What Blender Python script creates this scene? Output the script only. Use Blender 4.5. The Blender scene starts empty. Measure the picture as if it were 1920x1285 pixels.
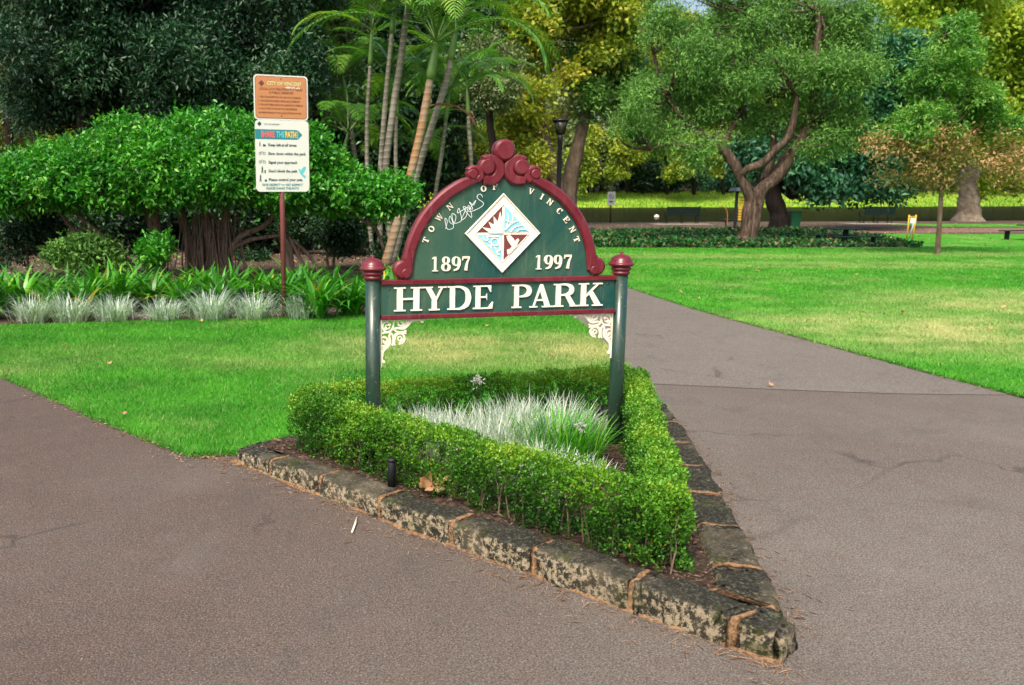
import bpy, math, random
import numpy as np
from mathutils import Vector, Matrix, noise
random.seed(7); rng = np.random.default_rng(7)
SC = bpy.context.scene; COL = SC.collection; PI = math.pi; R = math.radians
# ------------------------------------------------------------------ camera, world, sun
F, CX, CY, HZ, CZ = 1700.0, 720.0, 642.5, 362.0, 1.62      # focal in photo pixels, principal column, horizon row, eye height
PITCH = math.atan((CY - HZ) / F)
cam = bpy.data.cameras.new('camera'); co = bpy.data.objects.new('camera', cam); COL.objects.link(co)
cam.sensor_width = 36; cam.lens = 36 * F / 1920; cam.shift_x = (960 - CX) / 1920
cam.clip_start = .05; cam.clip_end = 2000
co.location = (0, 0, CZ); co.rotation_euler = (PI/2 - PITCH, 0, 0); SC.camera = co
cam.dof.use_dof = True; cam.dof.focus_distance = 5.2; cam.dof.aperture_fstop = 4.5
SUN_EL, SUN_AZ = 52, 205          # azimuth clockwise from +Y: behind the camera, a little to the left
w = bpy.data.worlds.new('World'); SC.world = w; w.use_nodes = True
nt = w.node_tree; sky = nt.nodes.new('ShaderNodeTexSky'); sky.sky_type = 'NISHITA'; sky.sun_disc = False
sky.sun_elevation = R(SUN_EL); sky.sun_rotation = R(SUN_AZ); sky.air_density = 1.0; sky.dust_density = 6; sky.ozone_density = .3
nt.links.new(sky.outputs[0], nt.nodes['Background'].inputs[0]); nt.nodes['Background'].inputs[1].default_value = .13
sl = bpy.data.lights.new('sun', 'SUN'); so = bpy.data.objects.new('sun', sl); COL.objects.link(so)
sl.energy = 1.85; sl.angle = R(16); sl.color = (1, .92, .78)
a = R(SUN_AZ); d = Vector((math.sin(a)*math.cos(R(SUN_EL)), math.cos(a)*math.cos(R(SUN_EL)), math.sin(R(SUN_EL))))
so.rotation_euler = d.to_track_quat('Z', 'Y').to_euler()
SC.view_settings.view_transform = 'Standard'; SC.view_settings.look = 'None'; SC.view_settings.gamma = 1
SC.view_settings.exposure = 1.0
SC.cycles.max_bounces = 6; SC.cycles.diffuse_bounces = 3; SC.cycles.glossy_bounces = 2; SC.cycles.transmission_bounces = 3
SC.cycles.use_denoising = True

_c, _s = math.cos(PITCH), math.sin(PITCH)
def _ray(x, y):
    a = (x - CX)/F; b = -(y - CY)/F
    return Vector((a, _c + b*_s, -_s + b*_c))
def gp(x, y, z=0.0):               # measured photo position -> point on level z
    r = _ray(x, y); t = (z - CZ)/r.z; return Vector((r.x*t, r.y*t, z))
def at(x, y, Y):                   # measured photo position -> point at depth Y
    r = _ray(x, y); t = Y/r.y; return Vector((r.x*t, Y, CZ + r.z*t))
# ------------------------------------------------------------------ helpers
def tag(o, label=None, cat=None, group=None, kind=None):
    if label: o['label'] = label
    if cat: o['category'] = cat
    if group: o['group'] = group
    if kind: o['kind'] = kind
    return o
def empty(name, loc=(0,0,0), rz=0, label=None, cat=None, group=None):
    o = bpy.data.objects.new(name, None); COL.objects.link(o); o.location = loc; o.rotation_euler = (0,0,rz)
    return tag(o, label, cat, group)
def link_mesh(name, me, mat, parent=None):
    o = bpy.data.objects.new(name, me); COL.objects.link(o)
    if mat: me.materials.append(mat)
    if parent: o.parent = parent
    return o
class MB:
    def __init__(s): s.v = []; s.f = []; s.sm = []
    def add(s, vs, fs, sm=False):
        n = len(s.v); s.v += [tuple(p) for p in vs]; s.f += [tuple(i+n for i in f) for f in fs]; s.sm += [sm]*len(fs); return s
    def box(s, c, d, rot=None, bev=0.0):
        x, y, z = d[0]/2, d[1]/2, d[2]/2
        if bev:
            b = bev; vs = []; 
            for k, zz in ((0, -z), (b, -z+b)) [:0]: pass
            ring = lambda ix, zz: [(-x+ix, -y+ix, zz), (x-ix, -y+ix, zz), (x-ix, y-ix, zz), (-x+ix, y-ix, zz)]
            L = [ring(b, -z), ring(0, -z+b), ring(0, z-b), ring(b, z)]
            vs = [p for r in L for p in r]; fs = [(3,2,1,0), (12,13,14,15)]
            for k in range(3):
                for i in range(4): j = (i+1) % 4; fs.append((k*4+i, k*4+j, k*4+4+j, k*4+4+i))
        else:
            vs = [(-x,-y,-z),(x,-y,-z),(x,y,-z),(-x,y,-z),(-x,-y,z),(x,-y,z),(x,y,z),(-x,y,z)]
            fs = [(3,2,1,0),(4,5,6,7),(0,1,5,4),(1,2,6,5),(2,3,7,6),(3,0,4,7)]
        M = rot if rot is not None else Matrix.Identity(3)
        return s.add([M @ Vector(p) + Vector(c) for p in vs], fs)
    def tube(s, pts, rad, n=10, rough=0.0, caps=True, sm=True, flat=1.0):
        pts = [Vector(p) for p in pts]; m = len(pts)
        if not hasattr(rad, '__len__'): rad = [rad]*m
        up = Vector((0,1,0)) if abs((pts[-1]-pts[0]).normalized().y) < .9 else Vector((1,0,0))
        vs = []; fs = []
        for i, p in enumerate(pts):
            t = (pts[min(i+1, m-1)] - pts[max(i-1, 0)]).normalized()
            u = (up - t*up.dot(t)).normalized(); v = t.cross(u)
            for k in range(n):
                a = 2*PI*k/n; dd = u*math.cos(a)*flat + v*math.sin(a); r = rad[i]
                if rough: r *= 1 + rough*(noise.noise((p + dd*.5)*2.3)*.9 + noise.noise((dd*3 + Vector((0,0,p.z*.4)))*1.5)*.8)
                vs.append(p + dd*r)
        for i in range(m-1):
            for k in range(n): j = (k+1) % n; fs.append((i*n+k, i*n+j, (i+1)*n+j, (i+1)*n+k))
        s.add(vs, fs, sm)
        if caps:
            b = len(s.v) - m*n; s.f += [tuple(b+k for k in range(n))[::-1], tuple(b+(m-1)*n+k for k in range(n))]; s.sm += [False, False]
        return s
    def lathe(s, prof, c=(0,0,0), n=32):
        vs = []; fs = []; m = len(prof)
        for r, z in prof:
            for k in range(n): a = 2*PI*k/n; vs.append((c[0]+r*math.cos(a), c[1]+r*math.sin(a), c[2]+z))
        for i in range(m-1):
            for k in range(n): j = (k+1) % n; fs.append((i*n+k, i*n+j, (i+1)*n+j, (i+1)*n+k))
        return s.add(vs, fs, True)
    # flat work in the x/z plane, front towards -y
    def poly(s, P, yb, yf, sm=False):
        n = len(P); A = sum(P[i][0]*P[(i+1) % n][1] - P[(i+1) % n][0]*P[i][1] for i in range(n))
        if A < 0: P = P[::-1]
        vs = [(x, yf, z) for x, z in P] + [(x, yb, z) for x, z in P]
        fs = [tuple(range(n)), tuple(range(2*n-1, n-1, -1))] + [(i, n+i, n+(i+1) % n, (i+1) % n) for i in range(n)]
        return s.add(vs, fs)
    def ribbon(s, P, W, yb, yf, bev=0.0, closed=False):
        m = len(P)
        if not hasattr(W, '__len__'): W = [W]*m
        vs = []; fs = []
        for i, (x, z) in enumerate(P):
            a = P[(i-1) % m] if (closed or i) else P[0]; b = P[(i+1) % m] if (closed or i < m-1) else P[-1]
            dx, dz = b[0]-a[0], b[1]-a[1]; L = math.hypot(dx, dz) or 1; nx, nz = -dz/L, dx/L; h = W[i]/2; bb = min(bev, h*.8)
            sec = [(-h, yb), (-h, yf+bb), (-h+bb, yf), (h-bb, yf), (h, yf+bb), (h, yb)] if bev else [(-h, yb), (-h, yf), (h, yf), (h, yb)]
            vs += [(x+nx*q, y, z+nz*q) for q, y in sec]
        k = 6 if bev else 4
        for i in range(m if closed else m-1):
            j = (i+1) % m
            for q in range(k): r = (q+1) % k; fs.append((i*k+q, i*k+r, j*k+r, j*k+q))
        if not closed: fs += [tuple(range(k))[::-1], tuple((m-1)*k+q for q in range(k))]
        return s.add(vs, fs)
    def disc(s, cx, cz, r, yb, yf, bev=.006, n=32):
        prof = [(r, yb), (r, yf+bev), (r-bev, yf)]; vs = []; fs = []
        for rr, y in prof:
            for k in range(n): a = 2*PI*k/n; vs.append((cx+rr*math.cos(a), y, cz+rr*math.sin(a)))
        for i in range(2):
            for k in range(n): j = (k+1) % n; fs.append((i*n+k, (i+1)*n+k, (i+1)*n+j, i*n+j))
        fs += [tuple(2*n+k for k in range(n)), tuple(range(n-1, -1, -1))]
        return s.add(vs, fs)
    def build(s, name, mat, parent=None, fix=True):
        me = bpy.data.meshes.new(name); me.from_pydata(s.v, [], s.f)
        me.polygons.foreach_set('use_smooth', s.sm)
        if fix:
            import bmesh
            bm = bmesh.new(); bm.from_mesh(me); bmesh.ops.recalc_face_normals(bm, faces=bm.faces[:]); bm.to_mesh(me); bm.free()
        return link_mesh(name, me, mat, parent)
def smooth_path(P, k=6):           # Catmull-Rom through the points
    P = [Vector(p) for p in P]; Q = []
    for i in range(len(P)-1):
        a, b, c, d = P[max(i-1,0)], P[i], P[i+1], P[min(i+2, len(P)-1)]
        for j in range(k):
            t = j/k; Q.append(.5*((2*b) + (c-a)*t + (2*a-5*b+4*c-d)*t*t + (3*b-a-3*c+d)*t**3))
    return Q + [P[-1]]
def interp(v, k): 
    n = len(v); return [float(np.interp(i/k, range(n), v)) for i in range((n-1)*k+1)]
def fast_mesh(name, V, Fs, nper, mat, parent=None, tint=None, smooth=False):
    me = bpy.data.meshes.new(name); nf = len(Fs); V = np.ascontiguousarray(V, np.float32); Fs = np.ascontiguousarray(Fs, np.int32)
    me.vertices.add(len(V)); me.vertices.foreach_set('co', V.ravel())
    me.loops.add(nf*nper); me.loops.foreach_set('vertex_index', Fs.ravel())
    me.polygons.add(nf); me.polygons.foreach_set('loop_start', np.arange(nf, dtype=np.int32)*nper)
    me.update(calc_edges=True)
    if smooth: me.polygons.foreach_set('use_smooth', np.ones(nf, bool))
    if tint is not None:
        at_ = me.attributes.new('tint', 'FLOAT', 'POINT'); at_.data.foreach_set('value', np.ascontiguousarray(tint, np.float32))
    return link_mesh(name, me, mat, parent)
def nrm(A): return A/np.maximum(np.linalg.norm(A, axis=1, keepdims=True), 1e-9)
def leaves(name, P, D, L, W, tint, mat, parent=None, up=.6, fold=.25):
    """leaf-sized folded rhombs: P base points, D directions"""
    n = len(P); D = nrm(D); N = nrm(rng.normal(size=(n,3)) + np.array([0,0,up*2]) ); S = nrm(np.cross(D, N)); N = np.cross(S, D)
    L = np.broadcast_to(L, (n,))[:,None]; W = np.broadcast_to(W, (n,))[:,None]
    V = np.stack([P, P + D*L*.42 + S*W*.5 + N*W*fold, P + D*L - N*L*.12, P + D*L*.42 - S*W*.5 + N*W*fold], 1).reshape(-1, 3)
    b = np.arange(n)[:,None]*4; Fs = np.concatenate([b+[0,1,2], b+[0,2,3]], 1).reshape(-1, 3)
    return fast_mesh(name, V, Fs, 3, mat, parent, np.repeat(tint, 4))
def blades(name, P, A, L, W, bend, tint, mat, parent=None, seg=4, lean=.2):
    """arching strap blades: A headings, bend 0..1.6 rad"""
    n = len(P); h = np.stack([np.cos(A), np.sin(A), np.zeros(n)], 1); sd = np.stack([-np.sin(A), np.cos(A), np.zeros(n)], 1)
    L = np.broadcast_to(L, (n,)); W = np.broadcast_to(W, (n,)); bend = np.broadcast_to(bend, (n,)); lean = np.broadcast_to(lean, (n,))
    c = P.copy(); V = []; st = (L/seg)[:,None]
    for k in range(seg+1):
        t = k/seg; wk = (W*.5*(np.clip(1.25*(1-t**2.2), 0, 1)*(.7+.3*min(1, t*3))))[:,None]
        if k == seg: wk = wk*0 + .0004
        V += [c - sd*wk, c + sd*wk]
        th = (lean + bend*(t**1.2))[:,None]; c = c + (h*np.sin(th) + np.array([0,0,1])*np.cos(th))*st
    V = np.stack(V, 1).reshape(-1, 3); m = 2*(seg+1); b = np.arange(n)[:,None]*m
    Fs = np.concatenate([b + [2*k, 2*k+1, 2*k+3, 2*k+2] for k in range(seg)], 1).reshape(-1, 4)
    return fast_mesh(name, V, Fs, 4, mat, parent, np.repeat(tint, m))
# ------------------------------------------------------------------ materials
class NT:
    def __init__(s, name):
        s.m = bpy.data.materials.new(name); s.m.use_nodes = True; s.t = s.m.node_tree; s.b = s.t.nodes['Principled BSDF']; s.out = s.t.nodes['Material Output']
    def n(s, kind, **kw):
        x = s.t.nodes.new(kind)
        for k, v in kw.items():
            if k in x.inputs.keys() if isinstance(k, str) else False: pass
            setattr(x, k, v)
        return x
    def l(s, a, b): s.t.links.new(a, b)
    def pos(s): return s.n('ShaderNodeNewGeometry').outputs['Position']
    def objc(s): return s.n('ShaderNodeTexCoord').outputs['Object']
    def mapv(s, v, sc=(1,1,1), loc=(0,0,0)):
        x = s.n('ShaderNodeMapping'); s.l(v, x.inputs[0]); x.inputs[1].default_value = loc; x.inputs[3].default_value = sc; return x.outputs[0]
    def noise(s, v, scale, detail=3, rough=.55, dist=0):
        x = s.n('ShaderNodeTexNoise'); s.l(v, x.inputs['Vector']); x.inputs['Scale'].default_value = scale; x.inputs['Detail'].default_value = detail
        x.inputs['Roughness'].default_value = rough; x.inputs['Distortion'].default_value = dist; return x.outputs[0]
    def vor(s, v, scale, feature='F1', out=0):
        x = s.n('ShaderNodeTexVoronoi'); x.feature = feature; s.l(v, x.inputs['Vector']); x.inputs['Scale'].default_value = scale; return x.outputs[out]
    def ramp(s, f, stops):
        x = s.n('ShaderNodeValToRGB'); s.l(f, x.inputs[0]); e = x.color_ramp.elements
        while len(e) < len(stops): e.new(.5)
        for i, (p, c) in enumerate(stops): e[i].position = p; e[i].color = (*c, 1) if hasattr(c, '__len__') else (c, c, c, 1)
        return x.outputs[0]
    def mix(s, f, a, b, mode='MIX'):
        x = s.n('ShaderNodeMix'); x.data_type = 'RGBA'; x.blend_type = mode
        for v, i in ((f, 0), (a, 6), (b, 7)):
            if hasattr(v, 'links'): s.l(v, x.inputs[i])
            elif i == 0: x.inputs[0].default_value = v
            else: x.inputs[i].default_value = (*v, 1)
        return x.outputs[2]
    def math(s, op, a, b=0, clamp=False):
        x = s.n('ShaderNodeMath'); x.operation = op; x.use_clamp = clamp
        for v, i in ((a, 0), (b, 1)):
            if hasattr(v, 'links'): s.l(v, x.inputs[i])
            else: x.inputs[i].default_value = v
        return x.outputs[0]
    def bump(s, f, strength=.3, dist=.01, to=None):
        x = s.n('ShaderNodeBump'); s.l(f, x.inputs['Height']); x.inputs['Strength'].default_value = strength; x.inputs['Distance'].default_value = dist
        s.l(x.outputs[0], (to or s.b).inputs['Normal']); return x.outputs[0]
    def base(s, c):
        if hasattr(c, 'links'): s.l(c, s.b.inputs['Base Color'])
        else: s.b.inputs['Base Color'].default_value = (*c, 1)
        return s
    def set(s, rough=.6, spec=.5, metal=0):
        s.b.inputs['Roughness'].default_value = rough; s.b.inputs['Specular IOR Level'].default_value = spec; s.b.inputs['Metallic'].default_value = metal; return s
def plain(name, col, rough=.5, spec=.5, var=.12, scale=30, bump=0):
    k = NT(name); v = k.objc(); f = k.noise(v, scale, 4)
    k.base(k.mix(f, tuple(c*(1-var) for c in col), tuple(min(1, c*(1+var)) for c in col))); k.set(rough, spec)
    if bump: k.bump(f, bump, .004)
    return k.m
def leafmat(name, stops, rough=.45, trans=.28, spec=.4, big=0):
    k = NT(name); A = k.n('ShaderNodeAttribute'); A.attribute_name = 'tint'; c = k.ramp(A.outputs['Fac'], stops)
    k.base(c).set(rough, spec)
    T = k.n('ShaderNodeBsdfTranslucent'); k.l(k.mix(1, c, (1.0, 1.25, .45), 'MULTIPLY'), T.inputs[0])
    M = k.n('ShaderNodeMixShader'); M.inputs[0].default_value = trans; k.l(k.b.outputs[0], M.inputs[1]); k.l(T.outputs[0], M.inputs[2]); k.l(M.outputs[0], k.out.inputs[0])
    return k.m
def barkmat(name, c0, c1, c2, sz=9, zs=.25, bump=.8):
    k = NT(name); v = k.mapv(k.pos(), (1, 1, zs)); f = k.noise(v, sz, 6, .65, .6); g = k.noise(k.pos(), 2.2, 3)
    k.base(k.mix(g, k.ramp(f, [(.3, c0), (.52, c1), (.72, c2)]), k.ramp(f, [(.35, c0), (.6, c1), (.85, c1)]))).set(.85, .2); k.bump(f, bump, .04); return k.m
def lawn_color(k):
    P = k.pos(); n1 = k.noise(P, .45, 4, .6); n2 = k.noise(P, 2.6, 3, .6); n3 = k.noise(k.mapv(P, (.7, 1, 1)), 1.6, 5, .65)
    n4 = k.noise(P, 1.1, 4, .6); green = k.mix(k.ramp(n4, [(.35, .7), (.6, 0)]), k.mix(n2, GRASS_A, GRASS_B), (.035, .20, .014)); dry = k.mix(n2, (.38, .44, .12), (.60, .56, .28))
    tot = k.ramp(n1, [(.52, 0), (.76, .5)])
    for cx, cy, rx, ry, am in ((1.2, 9.3, 1.9, 1.0, .8), (-1.0, 8.6, 1.5, .45, .25), (-2.5, 9.0, 1.4, .5, .2), (6.6, 10.6, 1.9, 1.7, .8), (9.5, 13, 2.2, 2.0, .7), (8.0, 23.3, 5, .9, .4), (10.5, 20.5, 4, 1.0, .4), (15.5, 24, 4, .8, .4)):
        m = k.n('ShaderNodeVectorMath'); m.operation = 'LENGTH'; k.l(k.mapv(P, (1/rx, 1/ry, 0), (-cx/rx, -cy/ry, 0)), m.inputs[0])
        f = k.math('MULTIPLY', k.math('SUBTRACT', 1.5, m.outputs['Value'], True), min(1, am*1.25))
        tot = k.math('MAXIMUM', k.math('MULTIPLY', f, k.ramp(n3, [(.32, .15), (.62, 1)])), tot)
    return k.mix(tot, green, dry)
GRASS_A, GRASS_B = (.048, .28, .014), (.11, .42, .028)
def mk_lawn():
    k = NT('lawn_turf'); c = lawn_color(k); g = k.noise(k.pos(), 55, 4, .7)
    k.base(k.mix(k.ramp(g, [(.3, .55), (.7, 0)]), c, (.03, .11, .012))).set(.9, .15); k.bump(g, .7, .03); return k.m
def mk_blade():
    k = NT('lawn_blades'); c = lawn_color(k); A = k.n('ShaderNodeAttribute'); A.attribute_name = 'tint'
    c = k.mix(k.ramp(A.outputs['Fac'], [(0, .35), (.4, 0), (1, 0)]), c, (.03, .16, .012)); c = k.mix(k.ramp(A.outputs['Fac'], [(.9, 0), (1, .7)]), c, (.45, .42, .2))
    k.base(c).set(.55, .3)
    T = k.n('ShaderNodeBsdfTranslucent'); k.l(c, T.inputs[0]); M = k.n('ShaderNodeMixShader'); M.inputs[0].default_value = .35
    k.l(k.b.outputs[0], M.inputs[1]); k.l(T.outputs[0], M.inputs[2]); k.l(M.outputs[0], k.out.inputs[0]); return k.m
def mk_asphalt(name, ca, cb, red):
    k = NT(name); P = k.pos(); big = k.noise(P, .42, 4, .55); mid = k.noise(P, 5, 4, .6)
    g1 = k.noise(P, 140, 2, .85); g2 = k.noise(P, 70, 3, .75)
    sx = k.n('ShaderNodeSeparateXYZ'); k.l(P, sx.inputs[0]); side = k.math('MULTIPLY', k.math('SUBTRACT', 2.6, k.math('ADD', sx.outputs['X'], k.math('MULTIPLY', big, 2.5)), False), .42, True)
    c = k.mix(k.math('ADD', k.math('MULTIPLY', side, .75), k.math('MULTIPLY', k.ramp(big, [(.40, 0), (.62, 1)]), .45), True), ca, cb); c = k.mix(k.ramp(mid, [(.4, 0), (.75, .35)]), c, red)
    c = k.mix(k.ramp(g1, [(.36, .75), (.5, 0)]), c, (.022, .02, .02)); c = k.mix(k.ramp(g1, [(.55, 0), (.70, .62)]), c, (.33, .29, .26))
    c = k.mix(k.ramp(g2, [(.36, .35), (.5, 0)]), c, (.04, .036, .036))
    wob = k.noise(P, 1.3, 3, .6); vv = k.n('ShaderNodeVectorMath'); vv.operation = 'ADD'; k.l(P, vv.inputs[0]); x_ = k.n('ShaderNodeCombineXYZ'); k.l(wob, x_.inputs[0]); k.l(wob, x_.inputs[1]); k.l(x_.outputs[0], vv.inputs[1])
    ck = k.ramp(k.vor(vv.outputs[0], .55, 'DISTANCE_TO_EDGE'), [(.003, 1), (.010, 0)]); ck = k.math('MULTIPLY', ck, k.ramp(k.noise(P, .9, 2), [(.52, 0), (.62, .45)]))
    c = k.mix(ck, c, (.02, .018, .02)); sm = k.noise(P, 2.1, 5, .7, .5); c = k.mix(k.ramp(sm, [(.54, 0), (.74, .40)]), c, (.05, .046, .046)); c = k.mix(k.ramp(k.noise(P, .8, 5, .65, .8), [(.55, 0), (.68, .12)]), c, (.20, .18, .16)); c = k.mix(k.ramp(k.vor(P, 7), [(.018, .8), (.03, 0)]), c, (.35, .33, .30))
    k.base(c).set(.85, .2); k.bump(g1, .6, .004); return k.m
def mk_soil(name, a, b, c, sc=26):
    k = NT(name); P = k.pos(); f = k.noise(P, sc, 5, .7); g = k.vor(P, sc*1.6)
    k.base(k.mix(k.ramp(g, [(.2, .6), (.6, 0)]), k.ramp(f, [(.35, a), (.52, b), (.7, c)]), a)).set(.95, .1); k.bump(f, 1, .03); return k.m
def mk_stone():
    k = NT('weathered_sandstone'); P = k.pos(); f = k.noise(P, 34, 10, .78, .1); g = k.noise(P, 3.2, 4, .6); h = k.noise(P, 60, 4, .8); m = k.noise(P, 5.5, 4, .7)
    N = k.n('ShaderNodeNewGeometry'); sp = k.n('ShaderNodeSeparateXYZ'); k.l(N.outputs['Normal'], sp.inputs[0])
    pale = k.mix(h, (.26, .20, .12), (.54, .47, .34)); darkc = k.mix(h, (.008, .008, .006), (.06, .06, .048))
    lich = k.ramp(f, [(.49, 1), (.55, 0)]); top = k.ramp(sp.outputs['Z'], [(.35, 0), (.75, 1)])
    amt = k.math('MAXIMUM', lich, k.math('MULTIPLY', top, k.ramp(f, [(.58, 1), (.68, .25)])))
    amt = k.math('MULTIPLY', amt, k.ramp(g, [(.25, .6), (.5, 1)]))
    c = k.mix(amt, pale, darkc); c = k.mix(k.ramp(m, [(.54, 0), (.66, .6)]), c, (.06, .072, .018))
    c = k.mix(k.math('MULTIPLY', top, k.ramp(h, [(.52, 0), (.66, .5)])), c, (.26, .26, .20))
    k.base(c).set(.93, .15); k.bump(k.mix(.4, f, h), 1, .035); return k.m
def mk_paint(name, ca, cb, rough=.25, sc=7, spec=.5, vert=1.0, wear=None):
    k = NT(name); v = k.objc(); f = k.noise(k.mapv(v, (1,1,vert)), sc, 5, .65, .8); g = k.noise(v, 60, 4, .7)
    c = k.mix(k.ramp(f, [(.35, 0), (.65, 1)]), ca, cb)
    if wear: c = k.mix(k.ramp(g, [(.66, 0), (.70, .75)]), c, wear)
    gr = k.noise(k.mapv(v, (1, 1, .12)), 38, 5, .7); c = k.mix(k.ramp(gr, [(.55, 0), (.75, .30)]), c, (.20, .19, .15)); c = k.mix(k.ramp(k.noise(v, 9, 4, .7), [(.58, 0), (.72, .35)]), c, tuple(q*.35 for q in ca))
    k.base(c).set(rough, spec); k.l(k.ramp(f, [(.3, rough*.7), (.7, min(1, rough*1.5))]), k.b.inputs['Roughness']); k.bump(g, .05, .002); return k.m
M = {}
M['lawn'] = mk_lawn(); M['blade'] = mk_blade()
M['asphalt'] = mk_asphalt('worn_reddish_asphalt', (.145, .130, .112), (.085, .061, .048), (.125, .083, .066))
M['asphalt2'] = mk_asphalt('older_grey_asphalt', (.148, .132, .113), (.175, .158, .138), (.135, .115, .10))
M['soil'] = mk_soil('mulch_soil', (.025, .016, .012), (.075, .05, .037), (.17, .125, .095))
M['litter'] = mk_soil('leaf_litter', (.03, .022, .017), (.11, .08, .06), (.24, .19, .15), 14)
M['earthpath'] = mk_soil('compacted_earth', (.15, .095, .075), (.20, .125, .10), (.25, .17, .13), 6)
M['stone'] = mk_stone()
M['mortar'] = mk_soil('sandy_mortar', (.09, .06, .04), (.32, .19, .10), (.40, .26, .14), 34)
M['green_paint'] = mk_paint('gloss_green_board', (.004, .058, .056), (.050, .112, .070), .16, 1.9, .5, .6, (.10, .17, .14))  # teal to grey-green mottle paints in reflections; the wear is separate
M['green_post'] = mk_paint('gloss_green_post', (.012, .042, .030), (.024, .052, .036), .28, 4, .6, .3, (.50, .40, .24))
M['maroon'] = mk_paint('maroon_enamel', (.105, .008, .016), (.15, .014, .024), .3, 5, .5, 1, (.26, .08, .08))
M['cream'] = plain('cream_enamel', (.80, .74, .60), .4, .4, .05, 25)
M['white_e'] = plain('white_enamel', (.76, .72, .62), .4, .4, .04, 25)
M['blue_e'] = plain('sky_blue_enamel', (.22, .60, .76), .35, .5, .2, 12)
M['teal_e'] = plain('teal_enamel', (.05, .40, .47), .35, .5, .15, 12)
M['brown_e'] = plain('plum_brown_enamel', (.15, .045, .04), .4, .4, .15, 12)
M['graf'] = plain('white_marker', (.75, .8, .8), .5)
M['black'] = plain('black_paint', (.012, .013, .016), .45, .4, .2)
M['bench'] = plain('dark_green_paint', (.005, .018, .015), .6, .2, .2)
M['polered'] = plain('maroon_pole', (.17, .05, .05), .5, .3, .3, 12, .2)
M['orange'] = plain('orange_sign_face', (.46, .20, .085), .45, .4, .15, 6)
M['browntext'] = plain('brown_sign_print', (.20, .07, .035), .6)
M['signwhite'] = plain('white_sign_face', (.60, .62, .58), .3, .5, .07, 4)
M['tealprint'] = plain('teal_print', (.015, .20, .22), .5); M['darkprint'] = plain('dark_teal_print', (.01, .05, .06), .6)
M['pinkprint'] = plain('pink_print', (.75, .10, .13), .5); M['blueprint'] = plain('pale_blue_print', (.15, .55, .65), .5)
M['yellowprint'] = plain('yellow_print', (.85, .50, .06), .5); M['aqua'] = plain('aqua_print', (.10, .46, .50), .5)
M['greenprint'] = plain('pale_green_print', (.5, .6, .28), .6)
M['binred'] = plain('bin_green', (.005, .14, .06), .5); M['yellow'] = plain('yellow_paint', (.55, .33, .03), .5)
M['steel'] = plain('pale_steel', (.42, .47, .52), .4); M['orangep'] = plain('orange_pole_paint', (.28, .12, .04), .5)
M['bark'] = barkmat('fibrous_grey_bark', (.018, .012, .010), (.10, .068, .052), (.30, .22, .18), 15, .14, 1.6)
M['barkblack'] = barkmat('black_bark', (.003, .002, .002), (.010, .007, .006), (.03, .022, .018))
M['barkdark'] = barkmat('dark_bark', (.012, .009, .008), (.035, .026, .022), (.08, .06, .05))
M['barkplane'] = barkmat('mottled_plane_bark', (.09, .07, .05), (.22, .18, .13), (.42, .38, .30), 3.5, .8, .3)
M['barkbrown'] = barkmat('brown_bark', (.06, .042, .028), (.13, .10, .07), (.22, .18, .13), 6, .4)
M['stem'] = plain('woody_stem', (.16, .11, .08), .8, .2, .3, 30)
M['root'] = barkmat('hanging_roots', (.05, .035, .028), (.16, .12, .095), (.27, .21, .17), 20, .2)
def mk_palmbark(name, c):
    k = NT(name); z = k.n('ShaderNodeSeparateXYZ'); k.l(k.pos(), z.inputs[0]); s_ = k.math('SINE', k.math('MULTIPLY', z.outputs['Z'], 42)); f = k.noise(k.mapv(k.pos(), (1,1,.3)), 3, 4)
    c = k.mix(k.ramp(f, [(.4, 0), (.65, 1)]), *c); k.base(k.mix(k.ramp(s_, [(.8, 0), (.97, .6)]), c, (.34, .30, .25))).set(.7, .3); k.bump(s_, .4, .01); return k.m
M['palmgrey'] = mk_palmbark('ringed_grey_palm_trunk', ((.11, .105, .08), (.22, .21, .17)))
M['palmorange'] = mk_palmbark('ringed_orange_palm_trunk', ((.27, .14, .055), (.22, .20, .15)))
M['crownshaft'] = plain('green_crownshaft', (.10, .20, .04), .4, .5, .4, 5)
def G(*c): n = len(c); return [(i/(n-1), q) for i, q in enumerate(c)]
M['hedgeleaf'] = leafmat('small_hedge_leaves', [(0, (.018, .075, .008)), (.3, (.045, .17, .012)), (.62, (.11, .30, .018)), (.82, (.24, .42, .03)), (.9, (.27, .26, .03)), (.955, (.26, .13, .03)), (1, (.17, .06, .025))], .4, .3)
M['shrubleaf'] = leafmat('glossy_shrub_leaves', [(0, (.012, .10, .010)), (.3, (.025, .19, .014)), (.6, (.06, .30, .02)), (.9, (.13, .42, .035)), (.97, (.26, .46, .05)), (1, (.38, .34, .06))], .36, .3, .5)
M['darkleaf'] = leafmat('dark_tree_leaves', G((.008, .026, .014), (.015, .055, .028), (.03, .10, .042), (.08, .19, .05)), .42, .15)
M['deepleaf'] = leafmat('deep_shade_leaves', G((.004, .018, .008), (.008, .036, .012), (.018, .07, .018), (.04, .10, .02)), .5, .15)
M['oliveleaf'] = leafmat('olive_leaves', G((.05, .085, .03), (.10, .15, .05), (.18, .24, .09), (.30, .36, .18)), .6, .2)
M['plane'] = leafmat('autumn_plane_leaves', G((.07, .13, .014), (.16, .25, .022), (.32, .39, .035), (.54, .50, .06), (.50, .33, .08)), .55, .4)  # autumn ramp brightened so warm backlight sits in the leaf colour
M['planegreen'] = leafmat('yellow_green_leaves', G((.08, .17, .016), (.19, .33, .025), (.36, .46, .04), (.56, .54, .08)), .55, .4)  # yellow-green ramp also brightened to carry the backlight in its colour
M['tea'] = leafmat('fine_grey_green_leaves', G((.03, .095, .02), (.07, .19, .036), (.14, .32, .055), (.26, .46, .10)), .6, .25)
M['blueleaf'] = leafmat('blue_green_leaves', G((.008, .045, .026), (.016, .09, .048), (.035, .15, .065), (.07, .22, .07)), .5, .2)
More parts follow.
